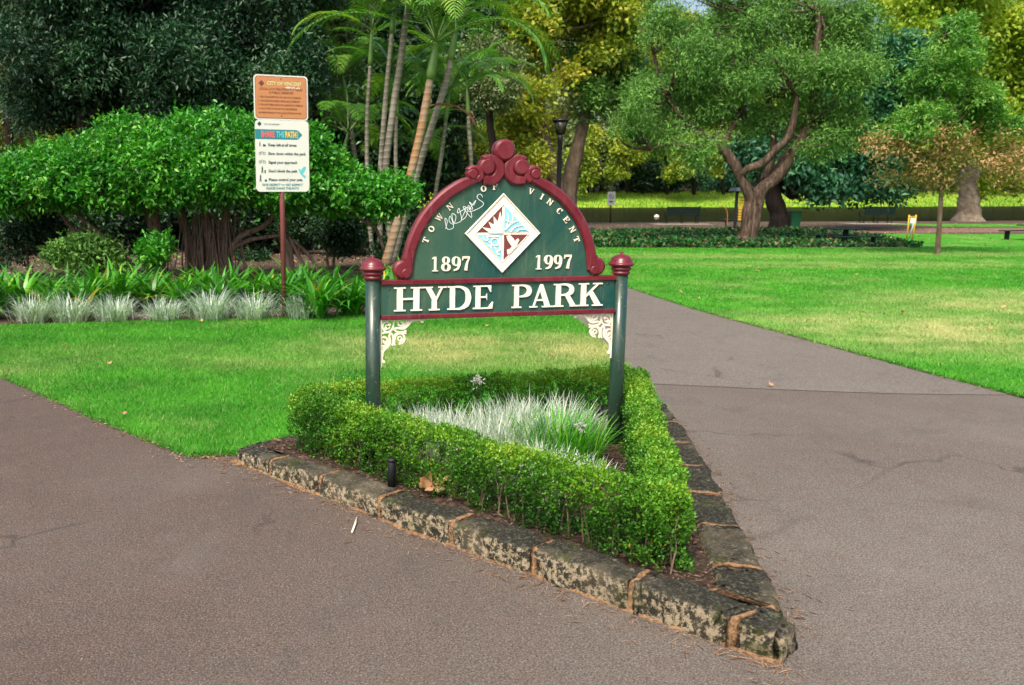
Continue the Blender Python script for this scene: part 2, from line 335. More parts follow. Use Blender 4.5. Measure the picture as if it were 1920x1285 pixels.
M['young'] = leafmat('young_green_leaves', G((.035, .13, .03), (.08, .25, .04), (.17, .37, .055), (.36, .46, .12)), .5, .35)
M['rust'] = leafmat('rusty_autumn_leaves', G((.06, .12, .02), (.14, .17, .04), (.34, .24, .09), (.50, .28, .15), (.56, .38, .22)), .6, .35)
M['palmleaf'] = leafmat('palm_leaflets', G((.025, .11, .014), (.06, .21, .02), (.14, .33, .035), (.32, .46, .08)), .4, .3)
M['deadpalm'] = leafmat('dead_palm_leaflets', G((.16, .05, .03), (.28, .10, .05), (.34, .15, .08)), .7, .2)
M['clivia'] = leafmat('broad_strap_leaves', [(0, (.016, .12, .008)), (.5, (.055, .27, .016)), (.85, (.14, .42, .025)), (.95, (.26, .42, .03)), (1, (.55, .38, .06))], .35, .3, .5)
M['silver'] = leafmat('silver_grass_blades', G((.14, .22, .14), (.34, .44, .36), (.54, .64, .58), (.74, .80, .76)), .5, .25)
M['silverb'] = leafmat('white_striped_blades', G((.14, .24, .13), (.34, .43, .36), (.52, .58, .53), (.68, .70, .62)), .5, .3)
M['greenblade'] = leafmat('green_grass_blades', G((.015, .13, .008), (.04, .28, .012), (.10, .42, .02), (.25, .5, .05)), .45, .35)
M['bankgrass'] = leafmat('bank_grass', G((.08, .25, .02), (.16, .34, .03), (.30, .40, .05), (.46, .46, .08)), .6, .4)  # blade greens raised: the bank's sunlit look is put into the colour
M['ivy'] = leafmat('ivy_leaves', [(0, (.010, .05, .014)), (.45, (.018, .10, .02)), (.85, (.035, .17, .03)), (.95, (.16, .12, .05)), (1, (.32, .20, .10))], .5, .15)
M['dryleaf'] = leafmat('dry_fallen_leaf', G((.34, .17, .08), (.50, .28, .15), (.60, .38, .22)), .6, .3)
M['needle'] = leafmat('dry_needles', G((.20, .11, .07), (.34, .20, .13), (.46, .34, .24)), .8, .1)
k = NT('lake_water'); k.base((.022, .022, .014)).set(.13, .3); k.bump(k.noise(k.mapv(k.pos(), (.12, .5, 1)), 2.3, 4), .30, .10)
T = k.n('ShaderNodeBsdfDiffuse'); T.inputs[0].default_value = (.008, .008, .005, 1); X = k.n('ShaderNodeMixShader'); X.inputs[0].default_value = .80; k.l(k.b.outputs[0], X.inputs[1]); k.l(T.outputs[0], X.inputs[2]); k.l(X.outputs[0], k.out.inputs[0]); M['water'] = k.m
k = NT('bank_ground'); P = k.pos(); f = k.noise(k.mapv(P, (.25, 1, 1)), .9, 4, .6); k.base(k.ramp(f, [(.3, (.10, .27, .02)), (.5, (.22, .36, .03)), (.7, (.38, .41, .06))])).set(.9, .1); k.bump(k.noise(P, 4, 4), .8, .2); M['bank'] = k.m  # yellowish ramp paints filtered sunlight into the bank ground
# ------------------------------------------------------------------ setting
def wobble(pts, amp=.018, step=.06, far=30):
    out = []
    for i in range(len(pts)):
        a, b = Vector((*pts[i][:2], 0)), Vector((*pts[(i+1) % len(pts)][:2], 0)); L = (b-a).length
        m = max(1, int(L/step)) if min(a.length, b.length) < far else 1
        for j in range(m):
            p = a.lerp(b, j/m); v = noise.noise_vector(p*3.5)*amp + noise.noise_vector(p*14)*amp*.7; out.append((p.x+v.x, p.y+v.y))
    return out
def sheet(name, pts, z, mat, label=None):
    me = bpy.data.meshes.new(name); me.from_pydata([(p[0], p[1], z) for p in pts], [], [tuple(range(len(pts)))])
    if me.polygons[0].normal.z < 0: me.flip_normals()
    return tag(link_mesh(name, me, mat), kind='structure')
def spline2(P, k=5): return [(p.x, p.y) for p in smooth_path([(q[0], q[1], 0) for q in P], k)]
def shore_near(x): return 52 + .22*max(0, x-14) + 1.0*math.sin(x*.13) + .5*noise.noise(Vector((x*.3, 1, 0)))
def shore_far(x): return 109 + .3*max(0, x-30) + 3*math.sin(x*.05+1) + 1.5*noise.noise(Vector((x*.12, 7, 0)))
xs = np.concatenate([np.linspace(-400, -60, 8), np.linspace(-50, 110, 81), np.linspace(130, 500, 8)])
V = []; nrow = 12
for x in xs:
    a, b = shore_near(x), shore_far(x)
    for y, z in ((-300, 0), (a-4, 0), (a-1.2, -.02), (a, -.14), (a+1, -.5), (a+6, -1.3), (b-6, -1.3), (b-1, -.5), (b, -.14), (b+9, 1.35+.2*noise.noise(Vector((x*.2, 3, 0)))), (b+16, 1.9), (900, 2.5)):
        V.append((x, y, z))
Fs = [(i*nrow+j, (i+1)*nrow+j, (i+1)*nrow+j+1, i*nrow+j+1) for i in range(len(xs)-1) for j in range(nrow-1)]
me = bpy.data.meshes.new('ground'); me.from_pydata(V, [], Fs); g = tag(link_mesh('ground', me, M['litter']), kind='structure'); me.materials.append(M['bank'])
me.materials.append(M['lawn'])
for p in me.polygons:
    yc = p.center.y; j = p.index % (nrow-1)
    p.material_index = 1 if j in (8, 9) else 0
sheet('lake_water', [(-400, 45), (500, 45), (500, 300), (-400, 300)], -.13, M['water'])
# asphalt: one wide foreground sheet reaching past the camera, a newer patch line, the old path behind
LAWN_L_EDGE = [(-.86, 5.50), (-.93, 5.50), (-1.19, 5.45), (-1.56, 5.84), (-2.1, 6.42), (-2.78, 7.22), (-3.45, 7.98), (-5, 9.7), (-7, 11.6)]
PATH_R = [(5.9, 4.5), (5.35, 6.2), (5.12, 7.08), (4.91, 8.36), (4.69, 10.1), (4.37, 12.71), (4.2, 16.09), (3.9, 21), (3.4, 27), (2.5, 36.5)]
PATH_L = [(2.05, 6.4), (2.18, 7.3), (2.28, 8.36), (2.42, 10.7), (2.45, 12.14), (2.3, 15), (1.9, 20), (1.2, 27), (.2, 36.5)]
fg = [(-30, -25), (30, -25), (30, 2.0), (8, 2.6), (6.6, 3.4)] + spline2(PATH_R[:4], 4) + [(4.91, 8.1), (4.2, 8.0), (3.2, 7.9), (2.28, 7.85)] + [(2.1, 6.8), (1.9, 5.8), (0, 5.2), (-.8, 5.6)] + [(-.5, 6.2), (-1.0, 5.9), (-1.6, 6.4), (-3.3, 8.6), (-7, 12.6), (-30, 30)]
sheet('asphalt_path', fg, .006, M['asphalt'])
def edge_join(x): return 7.42 + .12*math.sin(x*1.1) - .10*(x-3.3)
cut = [(x, edge_join(x)) for x in np.linspace(2.19, 5.1, 24)]
p2 = [(c_[0], c_[1]) for c_ in cut] + spline2(PATH_R[3:], 5) + spline2(PATH_L, 5)[::-1][:-8]
sheet('old_asphalt_path', p2, .010, M['asphalt2'])
LAWN_L = LAWN_L_EDGE + [(-12, 14), (-12, 9.6), (-8.0, 10.0), (-4.67, 10.95), (-2.84, 11.37), (-.83, 11.72), (-.21, 11.87), (.8, 12.3), (1.1, 14), (.7, 20), (.2, 27)]
LAWN_L = [(-.86, 5.5), (-.93, 5.50), (-1.19, 5.45), (-1.56, 5.84), (-2.1, 6.42), (-2.78, 7.22), (-3.45, 7.98), (-5, 9.5), (-5.2, 10.85)] + [(-4.67, 10.95), (-2.84, 11.37), (-.83, 11.72), (-.21, 11.87), (.8, 12.3), (1.0, 14), (.7, 20), (.1, 27)] + spline2(PATH_L, 5)[::-1][8:] + [(1.9, 6.6), (.5, 6.1), (-.5, 5.8)]
sheet('lawn', wobble(LAWN_L), .011, M['lawn'])
LAWN_L2 = [(-5.2, 10.85), (-5, 9.5), (-7, 11.4), (-11, 15.4), (-11, 10)]
LAWN_R = spline2(PATH_R, 5)[:-4] + [(5.0, 30.5), (6.4, 27.3), (11, 27.0), (16.0, 27.3), (19, 36.5), (60, 33), (60, -2), (14, -2), (7.2, 3.0)]
sheet('lawn', wobble(LAWN_R), .016, M['lawn'])
sheet('lakeside_lawn', [(26, 48), (60, 47), (60, 42), (27, 44.2)] , .010, M['lawn'])
sheet('lakeside_path', [(-40, 33), (2, 36.2), (8.4, 36.6), (19, 37), (34, 39), (60, 40), (60, 43.4), (34, 43.2), (18, 41.2), (8, 40.6), (-40, 38)], .008, M['earthpath'])
sheet('garden_bed_soil', [(-11, 10), (-4.9, 10.9), (-2.84, 11.34), (-.83, 11.69), (-.21, 11.84), (.8, 12.27), (1.0, 14), (.7, 20), (.1, 27), (-25, 32), (-30, 14)], .010, M['litter'])
sheet('ivy_bed_soil', [(5.2, 30.5), (6.4, 27.0), (11, 26.7), (16.0, 27.0), (17.5, 33), (18.5, 36.9), (7.2, 36.4)], .022, M['soil'])
PLANTER = [(-.75, 5.35), (1.3, 3.2), (1.4, 3.4), (1.9, 6.3), (-.5, 5.62)]
sheet('planter_soil', PLANTER, .10, M['soil'])
# ------------------------------------------------------------------ grass blades
def inside(x, y, poly):
    c = np.zeros(len(x), bool); n = len(poly)
    for i in range(n):
        x0, y0 = poly[i]; x1, y1 = poly[(i+1) % n]
        m = ((y0 > y) != (y1 > y)) & (x < (x1-x0)*(y-y0)/((y1-y0) if y1 != y0 else 1e-9) + x0); c ^= m
    return c
def scatter(poly, box, n, dens=None):
    x = rng.uniform(box[0], box[1], n); y = rng.uniform(box[2], box[3], n); m = inside(x, y, poly)
    if dens is not None: m &= rng.random(n) < dens(x, y)
    return x[m], y[m]
def turf(name, poly, box, n, h, w_, z, dens=None):
    x, y = scatter(poly, box, n, dens); k = len(x); dist = np.hypot(x, y)
    P = np.stack([x, y, np.full(k, z)], 1); A = rng.uniform(0, 2*PI, k); ww = w_*(.7+.6*rng.random(k))*np.clip(dist/7, 1, 3); hh = h*(.55+.7*rng.random(k))
    s_ = np.stack([np.cos(A), np.sin(A), 0*A], 1)*ww[:,None]*.5; top = P + np.stack([rng.normal(0, .55, k)*hh, rng.normal(0, .55, k)*hh, hh], 1)
    V = np.stack([P-s_, P+s_, top], 1).reshape(-1, 3)
    return tag(fast_mesh(name, V, np.arange(3*k).reshape(-1, 3), 3, M['blade'], None, np.repeat(rng.random(k), 3)), kind='stuff')
g1 = turf('lawn_grass', LAWN_L, (-5.2, 2.6, 5.4, 12.3), 260000, .034, .006, .018); tag(g1, 'short mown grass of the near lawn between the two paths', 'grass')
g2 = turf('lawn_grass', LAWN_R, (3.8, 24, 4.5, 27.3), 900000, .034, .006, .018, lambda x, y: (np.abs(x) < y*.78+1) * np.clip((9/np.hypot(x, y))**1.5, 0, 1)); tag(g2, 'short mown grass of the large lawn right of the path', 'grass')
def fringe(line, n, z):
    ln = np.array([(p[0], p[1]) for p in line]); t = rng.random(n)*(len(ln)-1); i0 = t.astype(int).clip(0, len(ln)-2); f = (t-i0)[:,None]; P = ln[i0]*(1-f) + ln[i0+1]*f + rng.normal(0, .022, (n, 2)); k = n
    P = np.concatenate([P, np.full((n, 1), z)], 1); D = rng.normal(0, 1, (n, 3))*[1, 1, .4] + [0, 0, .5]; s_ = nrm(np.cross(D, [0, 0, 1.]))*.003*np.clip(np.hypot(P[:,0], P[:,1])/7, 1, 2.5)[:,None]
    V = np.stack([P-s_, P+s_, P + nrm(D)*rng.uniform(.02, .055, (n, 1))], 1).reshape(-1, 3)
    return V, np.repeat(rng.random(n), 3)
Va, ta = fringe(LAWN_L_EDGE[1:], 9000, .012); Vb, tb_ = fringe(spline2(PATH_R, 5)[:-8], 12000, .015); Vc, tc = fringe(spline2(PATH_L, 5)[:-6], 4500, .014)
V = np.concatenate([Va, Vb, Vc]); tag(fast_mesh('edge_grass', V, np.arange(len(V)).reshape(-1, 3), 3, M['blade'], None, np.concatenate([ta, tb_, tc])), 'ragged grass runners creeping over the path edges', 'grass', None, 'stuff')
# ------------------------------------------------------------------ stone kerb round the planter
def stone_mesh(mb, o0, o1, i1, i0, zb, zt0, zt1, seedv, nl=40, rough=.012, rnd=.03):
    o0, o1, i0, i1 = [Vector((p[0], p[1], 0)) for p in (o0, o1, i0, i1)]
    sec = []                        # closed cross-section (s across 0..1, t up 0..1, corner rounding flag)
    for k in range(5): sec.append((0, k/5*1.0, ))
    cs = [(0, t) for t in (0, .2, .35, .5, .62, .74, .84)] + [(.025, .93), (.07, .98), (.13, 1.0)] + [(s_, 1.0) for s_ in (.2, .28, .36, .44, .52, .6, .68, .76, .84)] + [(.90, .99), (.95, .96), (.98, .90)] + [(1, t) for t in (.8, .6, .4, .2, 0)]
    vs = []; n = len(cs)
    L = (o1-o0).length
    us = [0, .012/L, .035/L] + list(np.linspace(.08, .92, nl-6)) + [1-.035/L, 1-.012/L, 1]
    for ui, u in enumerate(us):
        e = min(u, 1-u)*L; k_ = 1.0 if e > .034 else (.985 if e > .011 else .94)
        a = o0.lerp(o1, u); b = i0.lerp(i1, u); zt = zt0 + (zt1-zt0)*u
        for s_, t in cs:
            s2 = .5 + (s_-.5)*(.5+.5*k_) ; p = a.lerp(b, s2); p.z = zb + (zt-zb)*t*(k_*.5+.5)
            q = p*9 + Vector((seedv*3.1, 0, 0)); q2 = p*28 + Vector((seedv*3.1, 0, 0))
            dv = noise.noise_vector(q)*rough*1.3 + noise.noise_vector(q2)*rough*.8 + noise.noise_vector(p*75)*rough*.35
            if t > .1: p += dv
            vs.append(p)
    m = len(us); fs = [(i*n+k, i*n+(k+1), (i+1)*n+(k+1), (i+1)*n+k) for i in range(m-1) for k in range(n-1)]
    fs += [tuple(range(n)), tuple((m-1)*n+k for k in range(n))[::-1]]
    mb.add(vs, fs, True); return mb
KF_O = [(-.90, 5.33), (-.66, 5.04), (-.35, 4.70), (-.03, 4.345), (.305, 3.99), (.635, 3.655), (.955, 3.32), (1.235, 3.045)]
KF_I = [(-.74, 5.40), (-.545, 5.16), (-.225, 4.82), (.095, 4.47), (.425, 4.115), (.755, 3.78), (1.07, 3.455), (1.39, 3.12)]
KF_T = [.085, .10, .115, .12, .125, .13, .13, .13]
kerb = empty('stone_kerb', (0,0,0), 0, 'rough lichen-blackened sandstone kerb edging the triangular hedge planter', 'kerb')
rnd = random.Random(3)
def stone(o0, o1, i1, i0, t0, t1, sv):
    mb = MB(); stone_mesh(mb, o0, o1, i1, i0, -.03, t0, t1, sv); return mb.build('kerb_block', M['stone'], kerb)
def inset(a, b, q):                 # pull a towards b by q metres
    a = Vector(a); b = Vector(b); return tuple(a + (b-a).normalized()*q)
def mortar(oa, ia, ob, ib, t):      # slim joint between two stones
    mb = MB(); stone_mesh(mb, oa, ob, ib, ia, -.03, t, t, 9, nl=8, rough=.004); return mb.build('mortar_joint', M['mortar'], kerb)
def run(O, I, T, g=.008, ends=True):
    for i in range(len(O)-1):
        o0, o1 = (inset(O[i], O[i+1], g) if (i or ends) else O[i]), inset(O[i+1], O[i], g); i0, i1 = (inset(I[i], I[i+1], g) if (i or ends) else I[i]), inset(I[i+1], I[i], g)
        stone(o0, o1, i1, i0, T[i]+rnd.uniform(-.004, .006), T[i+1]+rnd.uniform(-.004, .006), i + O[0][0]*7)
    for i in range(1, len(O)-1):
        d = Vector(O[i]) - Vector(I[i]); e = d.normalized()*.004
        mb = MB(); oo = Vector(O[i])-e*.8; ii = Vector(I[i])-e*0; dd = (Vector(O[i+1])-Vector(O[i-1])).normalized()*rnd.uniform(.011, .017)
        stone_mesh(mb, oo-dd, oo+dd, ii+dd, ii-dd, -.03, T[i]+.002, T[i]+.002, 5, nl=8, rough=.004); mb.build('mortar_joint', M['mortar'], kerb)
run(KF_O, KF_I, KF_T, .011)
stone((1.250, 3.035), (1.385, 2.925), (1.475, 3.03), (1.42, 3.115), .125, .105, 31)          # the rounded nose stone
mb = MB(); stone_mesh(mb, (1.232, 3.035), (1.255, 3.02), (1.435, 3.135), (1.385, 3.125), -.03, .126, .126, 5, nl=8, rough=.004); mb.build('mortar_joint', M['mortar'], kerb)
KR_O = [(1.475, 3.13), (1.54, 3.47), (1.63, 3.93), (1.715, 4.4), (1.80, 4.86), (1.88, 5.33), (1.96, 5.85), (2.03, 6.38)]
KR_I = [(1.285, 3.28), (1.345, 3.53), (1.435, 3.98), (1.525, 4.44), (1.61, 4.90), (1.70, 5.36), (1.80, 5.88), (1.87, 6.30)]
run([(p[0], p[1]) for p in KR_I], KR_O, [.125]*8, .011)
mb = MB(); stone_mesh(mb, (1.235, 3.285), (1.41, 3.10), (1.445, 3.125), (1.28, 3.30), -.03, .122, .122, 5, nl=8, rough=.004); mb.build('mortar_joint', M['mortar'], kerb)
KB_O = [(-.90, 5.36), (-.70, 5.60), (-.2, 5.80), (.35, 6.0), (.9, 6.18), (1.45, 6.35), (2.03, 6.52)]
KB_I = [(-.72, 5.42), (-.60, 5.47), (-.14, 5.66), (.41, 5.86), (.95, 6.04), (1.5, 6.20), (1.85, 6.32)]
run(KB_I, KB_O, [.085, .08, .08, .09, .1, .11, .12], .011)
# crumbly mortar haunch along the foot of the front run
mb = MB(); vs = []; fs = []
path = smooth_path([(p[0], p[1], 0) for p in [(-.93, 5.35)] + KF_O[1:] + [(1.32, 2.945), (1.38, 2.915)]], 12); m_ = len(path)
for i, p in enumerate(path):
    t = (path[min(i+1, m_-1)]-path[max(i-1, 0)]).normalized(); nn = Vector((t.y, -t.x, 0)); 
    if nn.y > 0: nn = -nn
    wd = max(.003, .002 + .055*noise.noise(p*3.1) + .014*noise.noise(p*17))
    for q, z in ((-.04, .012), (0, .016+.008*noise.noise(p*11)), (wd*.6, .011), (wd, .003)): vs.append(p + nn*q + Vector((0, 0, z)))
fs = [(i*4+k, i*4+k+1, i*4+k+5, i*4+k+4) for i in range(m_-1) for k in range(3)]
mb.add(vs, fs, True).build('mortar_haunch', M['mortar'], kerb, False)
# ------------------------------------------------------------------ box hedge
def hedge_pts(a, b, wd, z0, z1, n, seed):
    a = np.array(a); b = np.array(b); d = b-a; L = np.linalg.norm(d); d /= L; nn = np.array([-d[1], d[0]])
    # random points near the surface shell of the box, jittered by noise for a clipped yet uneven outline
    s_ = rng.uniform(-.03, L+.03, n); face = rng.random(n); u = rng.uniform(-1, 1, n); v = rng.uniform(0, 1, n)
    dep = rng.exponential(.025, n); H = z1-z0
    onside = face < (2*H)/(2*H+wd); side = np.sign(rng.uniform(-1, 1, n))
    t = np.where(onside, side, u); z = np.where(onside, v, 1.0)
    bump = np.array([noise.noise(Vector((float(q)*5, float(tt)*1.5+seed, float(zz)*4))) for q, tt, zz in zip(s_, t, z)])*.048
    b2 = np.array([noise.noise(Vector((float(q)*16, float(tt)*4+seed, float(zz)*9))) for q, tt, zz in zip(s_, t, z)])*.02
    off = wd/2*np.where(onside, 1, np.abs(t)); tt = np.where(onside, side*(off + bump + b2 - dep), u*(wd/2))
    zz = np.where(onside, z0 + H*v, z1 + bump + b2 - dep)
    shrink = np.where(onside, np.clip((v-.85)/.15, 0, 1)**2*.05, 0); tt = tt - np.sign(tt)*shrink
    zz = zz - np.where(onside, 0, (np.abs(u)**4)*.03)
    return np.stack([a[0]+d[0]*s_+nn[0]*tt, a[1]+d[1]*s_+nn[1]*tt, zz], 1), np.where(onside[:,None], np.stack([nn[0]*side, nn[1]*side, 0*side+.25], 1), np.array([0,0,1.]))
hedge = empty('box_hedge', (.5, 4.8, .10), 0, 'low clipped small-leaved green hedge round the triangular sign planter', 'hedge')
PS = []; NS = []
RUNS = [((-.50, 5.345), (1.165, 3.495), .16, .10, .435, 36000), ((1.155, 3.485), (1.705, 6.06), .15, .10, .435, 30000), ((-.45, 5.47), (1.64, 6.08), .17, .12, .44, 23000)]
for i, (a, b, wd, z0, z1, n) in enumerate(RUNS):
    p, q = hedge_pts(a, b, wd, z0, z1, n//4, i*7.0); PS.append(p); NS.append(q)
P0 = np.concatenate(PS); N0 = np.concatenate(NS)
hol = np.array([noise.noise(Vector((float(p[0])*6.5, float(p[1])*6.5, float(p[2])*6.5))) for p in P0]); lowgap = ((P0[:,2] < .22) & (rng.random(len(P0)) < .35)) | ((hol < -.22) & (P0[:,2] < .40) & (rng.random(len(P0)) < .8)); P0 = P0[~lowgap]; N0 = N0[~lowgap]
k_ = 7; P1 = np.repeat(P0, k_, 0) + rng.normal(0, .009, (len(P0)*k_, 3)); N1 = np.repeat(N0, k_, 0)
spr = np.repeat(rng.random(len(P0)), k_)
pn = np.array([noise.noise(Vector((float(p[0])*3.2, float(p[1])*3.2, float(p[2])*3.2))) for p in P0]); pn = np.repeat(pn, k_)
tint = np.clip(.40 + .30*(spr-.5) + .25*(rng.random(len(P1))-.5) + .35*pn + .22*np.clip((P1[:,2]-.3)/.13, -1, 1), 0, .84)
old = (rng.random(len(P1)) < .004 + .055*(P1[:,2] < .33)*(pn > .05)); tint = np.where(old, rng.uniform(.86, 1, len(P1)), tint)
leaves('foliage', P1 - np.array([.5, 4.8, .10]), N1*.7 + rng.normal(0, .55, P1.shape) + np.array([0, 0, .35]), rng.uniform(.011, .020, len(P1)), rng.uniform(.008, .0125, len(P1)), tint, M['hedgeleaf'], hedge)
mb = MB(); r_ = random.Random(5)
for (a, b, wd, z0, z1, n) in RUNS:
    L = math.hypot(b[0]-a[0], b[1]-a[1])
    for i in range(int(L/.045)):
        u = (i+r_.random())/(L/.045); x = a[0]+(b[0]-a[0])*u + r_.uniform(-.035, .035) - .5; y = a[1]+(b[1]-a[1])*u + r_.uniform(-.035, .035) - 4.8
        p = [(x, y, -.02)]
        for q in range(4): p.append((p[-1][0]+r_.uniform(-.016, .016), p[-1][1]+r_.uniform(-.016, .016), p[-1][2]+.065))
        mb.tube(smooth_path(p, 3), [.005*(1-.05*j) for j in range(13)], 5, caps=False)
mb.build('stems', M['stem'], hedge, False)
# ------------------------------------------------------------------ serif letter shapes (unit box)
def ell(cx, cy, rx, ry, wt, wv, a0=0, a1=360, n=28, close=True):
    P = []; W = []
    for i in range(n if close else n+1):
        a = R(a0 + (a1-a0)*i/n); P.append((cx+rx*math.cos(a), cy+ry*math.sin(a))); W.append(wv + (wt-wv)*abs(math.cos(a))**1.6)
    return ('c' if close else 'r', P, W)
def rc(x0, y0, x1, y1): return ('p', [(x0, y0), (x1, y0), (x1, y1), (x0, y1)])
def sp(P, W, k=5):
    Q = [(p.x, p.y) for p in smooth_path([(a, b, 0) for a, b in P], k)]; return ('r', Q, interp(W, k))
def pg(*P): return ('p', list(P))
sf = .055
GL = {
 'H': [rc(.1,0,.31,1), rc(.69,0,.9,1), rc(.31,.47,.69,.545), rc(0,0,.41,sf), rc(.59,0,1,sf), rc(0,1-sf,.41,1), rc(.59,1-sf,1,1)],
 'Y': [pg((.1,1),(.33,1),(.6,.5),(.6,0),(.39,0),(.39,.46)), pg((.79,1),(.88,1),(.6,.43),(.56,.5)), rc(0,1-sf,.43,1), rc(.66,1-sf,1,1), rc(.27,0,.72,sf)],
 'D': [rc(.1,0,.31,1), rc(0,0,.32,sf), rc(0,1-sf,.32,1), sp([(.30,.97),(.55,.955),(.79,.8),(.87,.5),(.79,.2),(.55,.045),(.30,.03)], [.055,.09,.19,.23,.19,.09,.055])],
 'E': [rc(.12,0,.36,1), rc(0,0,.9,sf), rc(0,1-sf,.88,1), pg((.88,1),(.88,.72),(.84,.72),(.70,.95)), pg((.95,0),(.99,.3),(.95,.3),(.74,.05)), rc(.3,.475,.66,.54), pg((.62,.51),(.68,.36),(.68,.66))],
 'F': [rc(.14,0,.38,1), rc(0,0,.54,sf), rc(0,1-sf,.9,1), pg((.92,1),(.92,.7),(.86,.7),(.72,.95)), rc(.3,.475,.66,.54), pg((.62,.51),(.68,.36),(.68,.66))],
 'P': [rc(.12,0,.35,1), rc(0,0,.49,sf), rc(0,1-sf,.36,1), sp([(.34,.97),(.6,.96),(.81,.87),(.87,.73),(.81,.59),(.6,.50),(.34,.49)], [.055,.09,.2,.24,.2,.09,.055])],
 'A': [pg((.13,.02),(.2,.02),(.51,.9),(.45,1)), pg((.45,1),(.56,1),(.9,.02),(.66,.02),(.41,.8)), rc(.26,.28,.68,.345), rc(0,0,.34,sf), rc(.54,0,1,sf)],
 'R': [rc(.1,0,.30,1), rc(0,0,.42,sf), rc(0,1-sf,.31,1), sp([(.3,.97),(.52,.96),(.69,.87),(.74,.74),(.69,.6),(.52,.52),(.3,.51)], [.055,.09,.17,.2,.17,.09,.055]), pg((.44,.52),(.62,.56),(.93,.02),(.70,.02)), rc(.68,0,1,sf)],
 'K': [rc(.1,0,.31,1), rc(0,0,.42,sf), rc(0,1-sf,.42,1), pg((.3,.38),(.3,.47),(.76,.98),(.85,.98)), pg((.42,.52),(.57,.66),(.94,.02),(.68,.02)), rc(.58,1-sf,.97,1), rc(.57,0,1,sf)],
 'T': [rc(.38,0,.62,1), rc(.24,0,.76,sf), rc(.04,1-sf*1.3,.96,1), pg((.04,1),(.04,.7),(.09,.7),(.22,.94)), pg((.96,1),(.96,.7),(.91,.7),(.78,.94))],
 'O': [ell(.5,.5,.37,.46,.26,.08)], 'C': [ell(.52,.5,.37,.46,.26,.08,40,320,24,False), rc(.78,.68,.86,1)],
 'W': [pg((.03,1),(.2,1),(.38,0),(.3,0)), pg((.44,.9),(.5,.9),(.36,0),(.32,.05)), pg((.42,1),(.56,1),(.74,0),(.66,0)), pg((.88,1),(.95,1),(.73,0),(.69,.08)), rc(0,1-sf,.27,1), rc(.37,1-sf,.64,1), rc(.78,1-sf,1,1)],
 'N': [rc(.12,0,.21,1), rc(.79,0,.88,1), pg((.12,1),(.32,1),(.88,0),(.76,0)), rc(0,0,.34,sf), rc(0,1-sf,.3,1), rc(.66,1-sf,1,1)],
 'V': [pg((.08,1),(.31,1),(.57,0),(.47,0)), pg((.82,1),(.9,1),(.57,0),(.5,.1)), rc(0,1-sf,.42,1), rc(.68,1-sf,1,1)],
 'I': [rc(.36,0,.64,1), rc(.2,0,.8,sf), rc(.2,1-sf,.8,1)],
 '1': [rc(.4,0,.65,1), rc(.2,0,.85,sf), pg((.4,1),(.2,.88),(.2,.83),(.4,.9))],
 '8': [ell(.5,.745,.25,.22,.22,.08), ell(.5,.265,.32,.235,.25,.08)],
 '9': [ell(.5,.67,.31,.295,.25,.08), sp([(.81,.66),(.80,.42),(.62,.14),(.24,.035)], [.22,.22,.16,.07])],
 '7': [rc(.08,.86,.93,1), pg((.08,1),(.08,.72),(.13,.72),(.22,.88)), sp([(.90,.90),(.62,.5),(.5,.02)], [.08,.18,.26])],
}
def glyph(ch, x, z, wd, ht, yb, yf, ang=0.0, name='letter', mat='cream', parent=None):
    mb = MB(); ca, sa = math.cos(ang), math.sin(ang)
    def T(p): u = p[0]*wd - (wd/2 if ang is not None and ang != 0.0 else 0); v = p[1]*ht; return (x + u*ca - v*sa, z + u*sa + v*ca)
    for i, op in enumerate(GL[ch]):
        y = yf - i*.00035
        if op[0] == 'p': mb.poly([T(p) for p in op[1]], yb, y)
        else:
            P = [T(p) for p in op[1]]; W = []
            for j, w_ in enumerate(op[2]):  # width scales with the mean of the two sizes
                W.append(w_*(wd*.62+ht*.38))
            mb.ribbon(P, W, yb, y, 0, op[0] == 'c')
    return mb.build(name, M[mat], parent)
# ------------------------------------------------------------------ the park sign
SX, SY = .6775, 5.2575; SANG = math.atan2(.21434591, .97675782)
sign = empty('park_sign', (SX, SY, 0), SANG, 'large green and maroon arched name sign on two posts, reading HYDE PARK', 'sign')
for s_ in (-1, 1):
    p = MB().lathe([(0, .02), (.043, .02), (.043, 1.142), (0, 1.142)], (s_*.758, 0, 0), 32).build('post', M['green_post'], sign)
    prof = [(.043,1.138),(.053,1.144),(.053,1.156),(.046,1.160),(.056,1.165),(.062,1.174),(.056,1.182),(.052,1.186),(.066,1.189),(.077,1.199),(.073,1.208),(.066,1.211),(.064,1.222),(.054,1.240),(.036,1.253),(.012,1.259),(.007,1.263),(.011,1.269),(.007,1.275),(0,1.276)]
    MB().lathe(prof, (s_*.758, 0, 0), 36).build('finial', M['maroon'], p)
board = MB().box((0, 0, 1.022), (1.424, .030, .176)).build('name_board', M['green_paint'], sign)
MB().box((0, -.004, 1.122), (1.430, .052, .028), None, .004).build('top_rail', M['maroon'], sign)
MB().box((0, -.004, .923), (1.430, .052, .026), None, .004).build('bottom_rail', M['maroon'], sign)
mb = MB()
for sx in (-1, 1): mb.disc(sx*.668, 1.085, .007, -.012, -.019, .002, 12)
mb.build('bolts', M['green_post'], board)
for ch, x0, x1 in (('H', -.640, -.476), ('Y', -.474, -.333), ('D', -.326, -.182), ('E', -.172, -.050), ('P', .064, .186), ('A', .174, .318), ('R', .322, .476), ('K', .480, .636)):
    glyph(ch, x0, .957, x1-x0, .136, -.014, -.024, 0.0, 'letter', 'white_e', board)
zc = 1.163
n = 64; P = [(.562*math.cos(PI*i/n), zc + .562*math.sin(PI*i/n)) for i in range(n+1)]; P = [(.562, 1.1365)] + P + [(-.562, 1.1365)]
panel = MB().poly(P, .014, -.012).build('arch_panel', M['green_paint'], sign)
crest = MB()
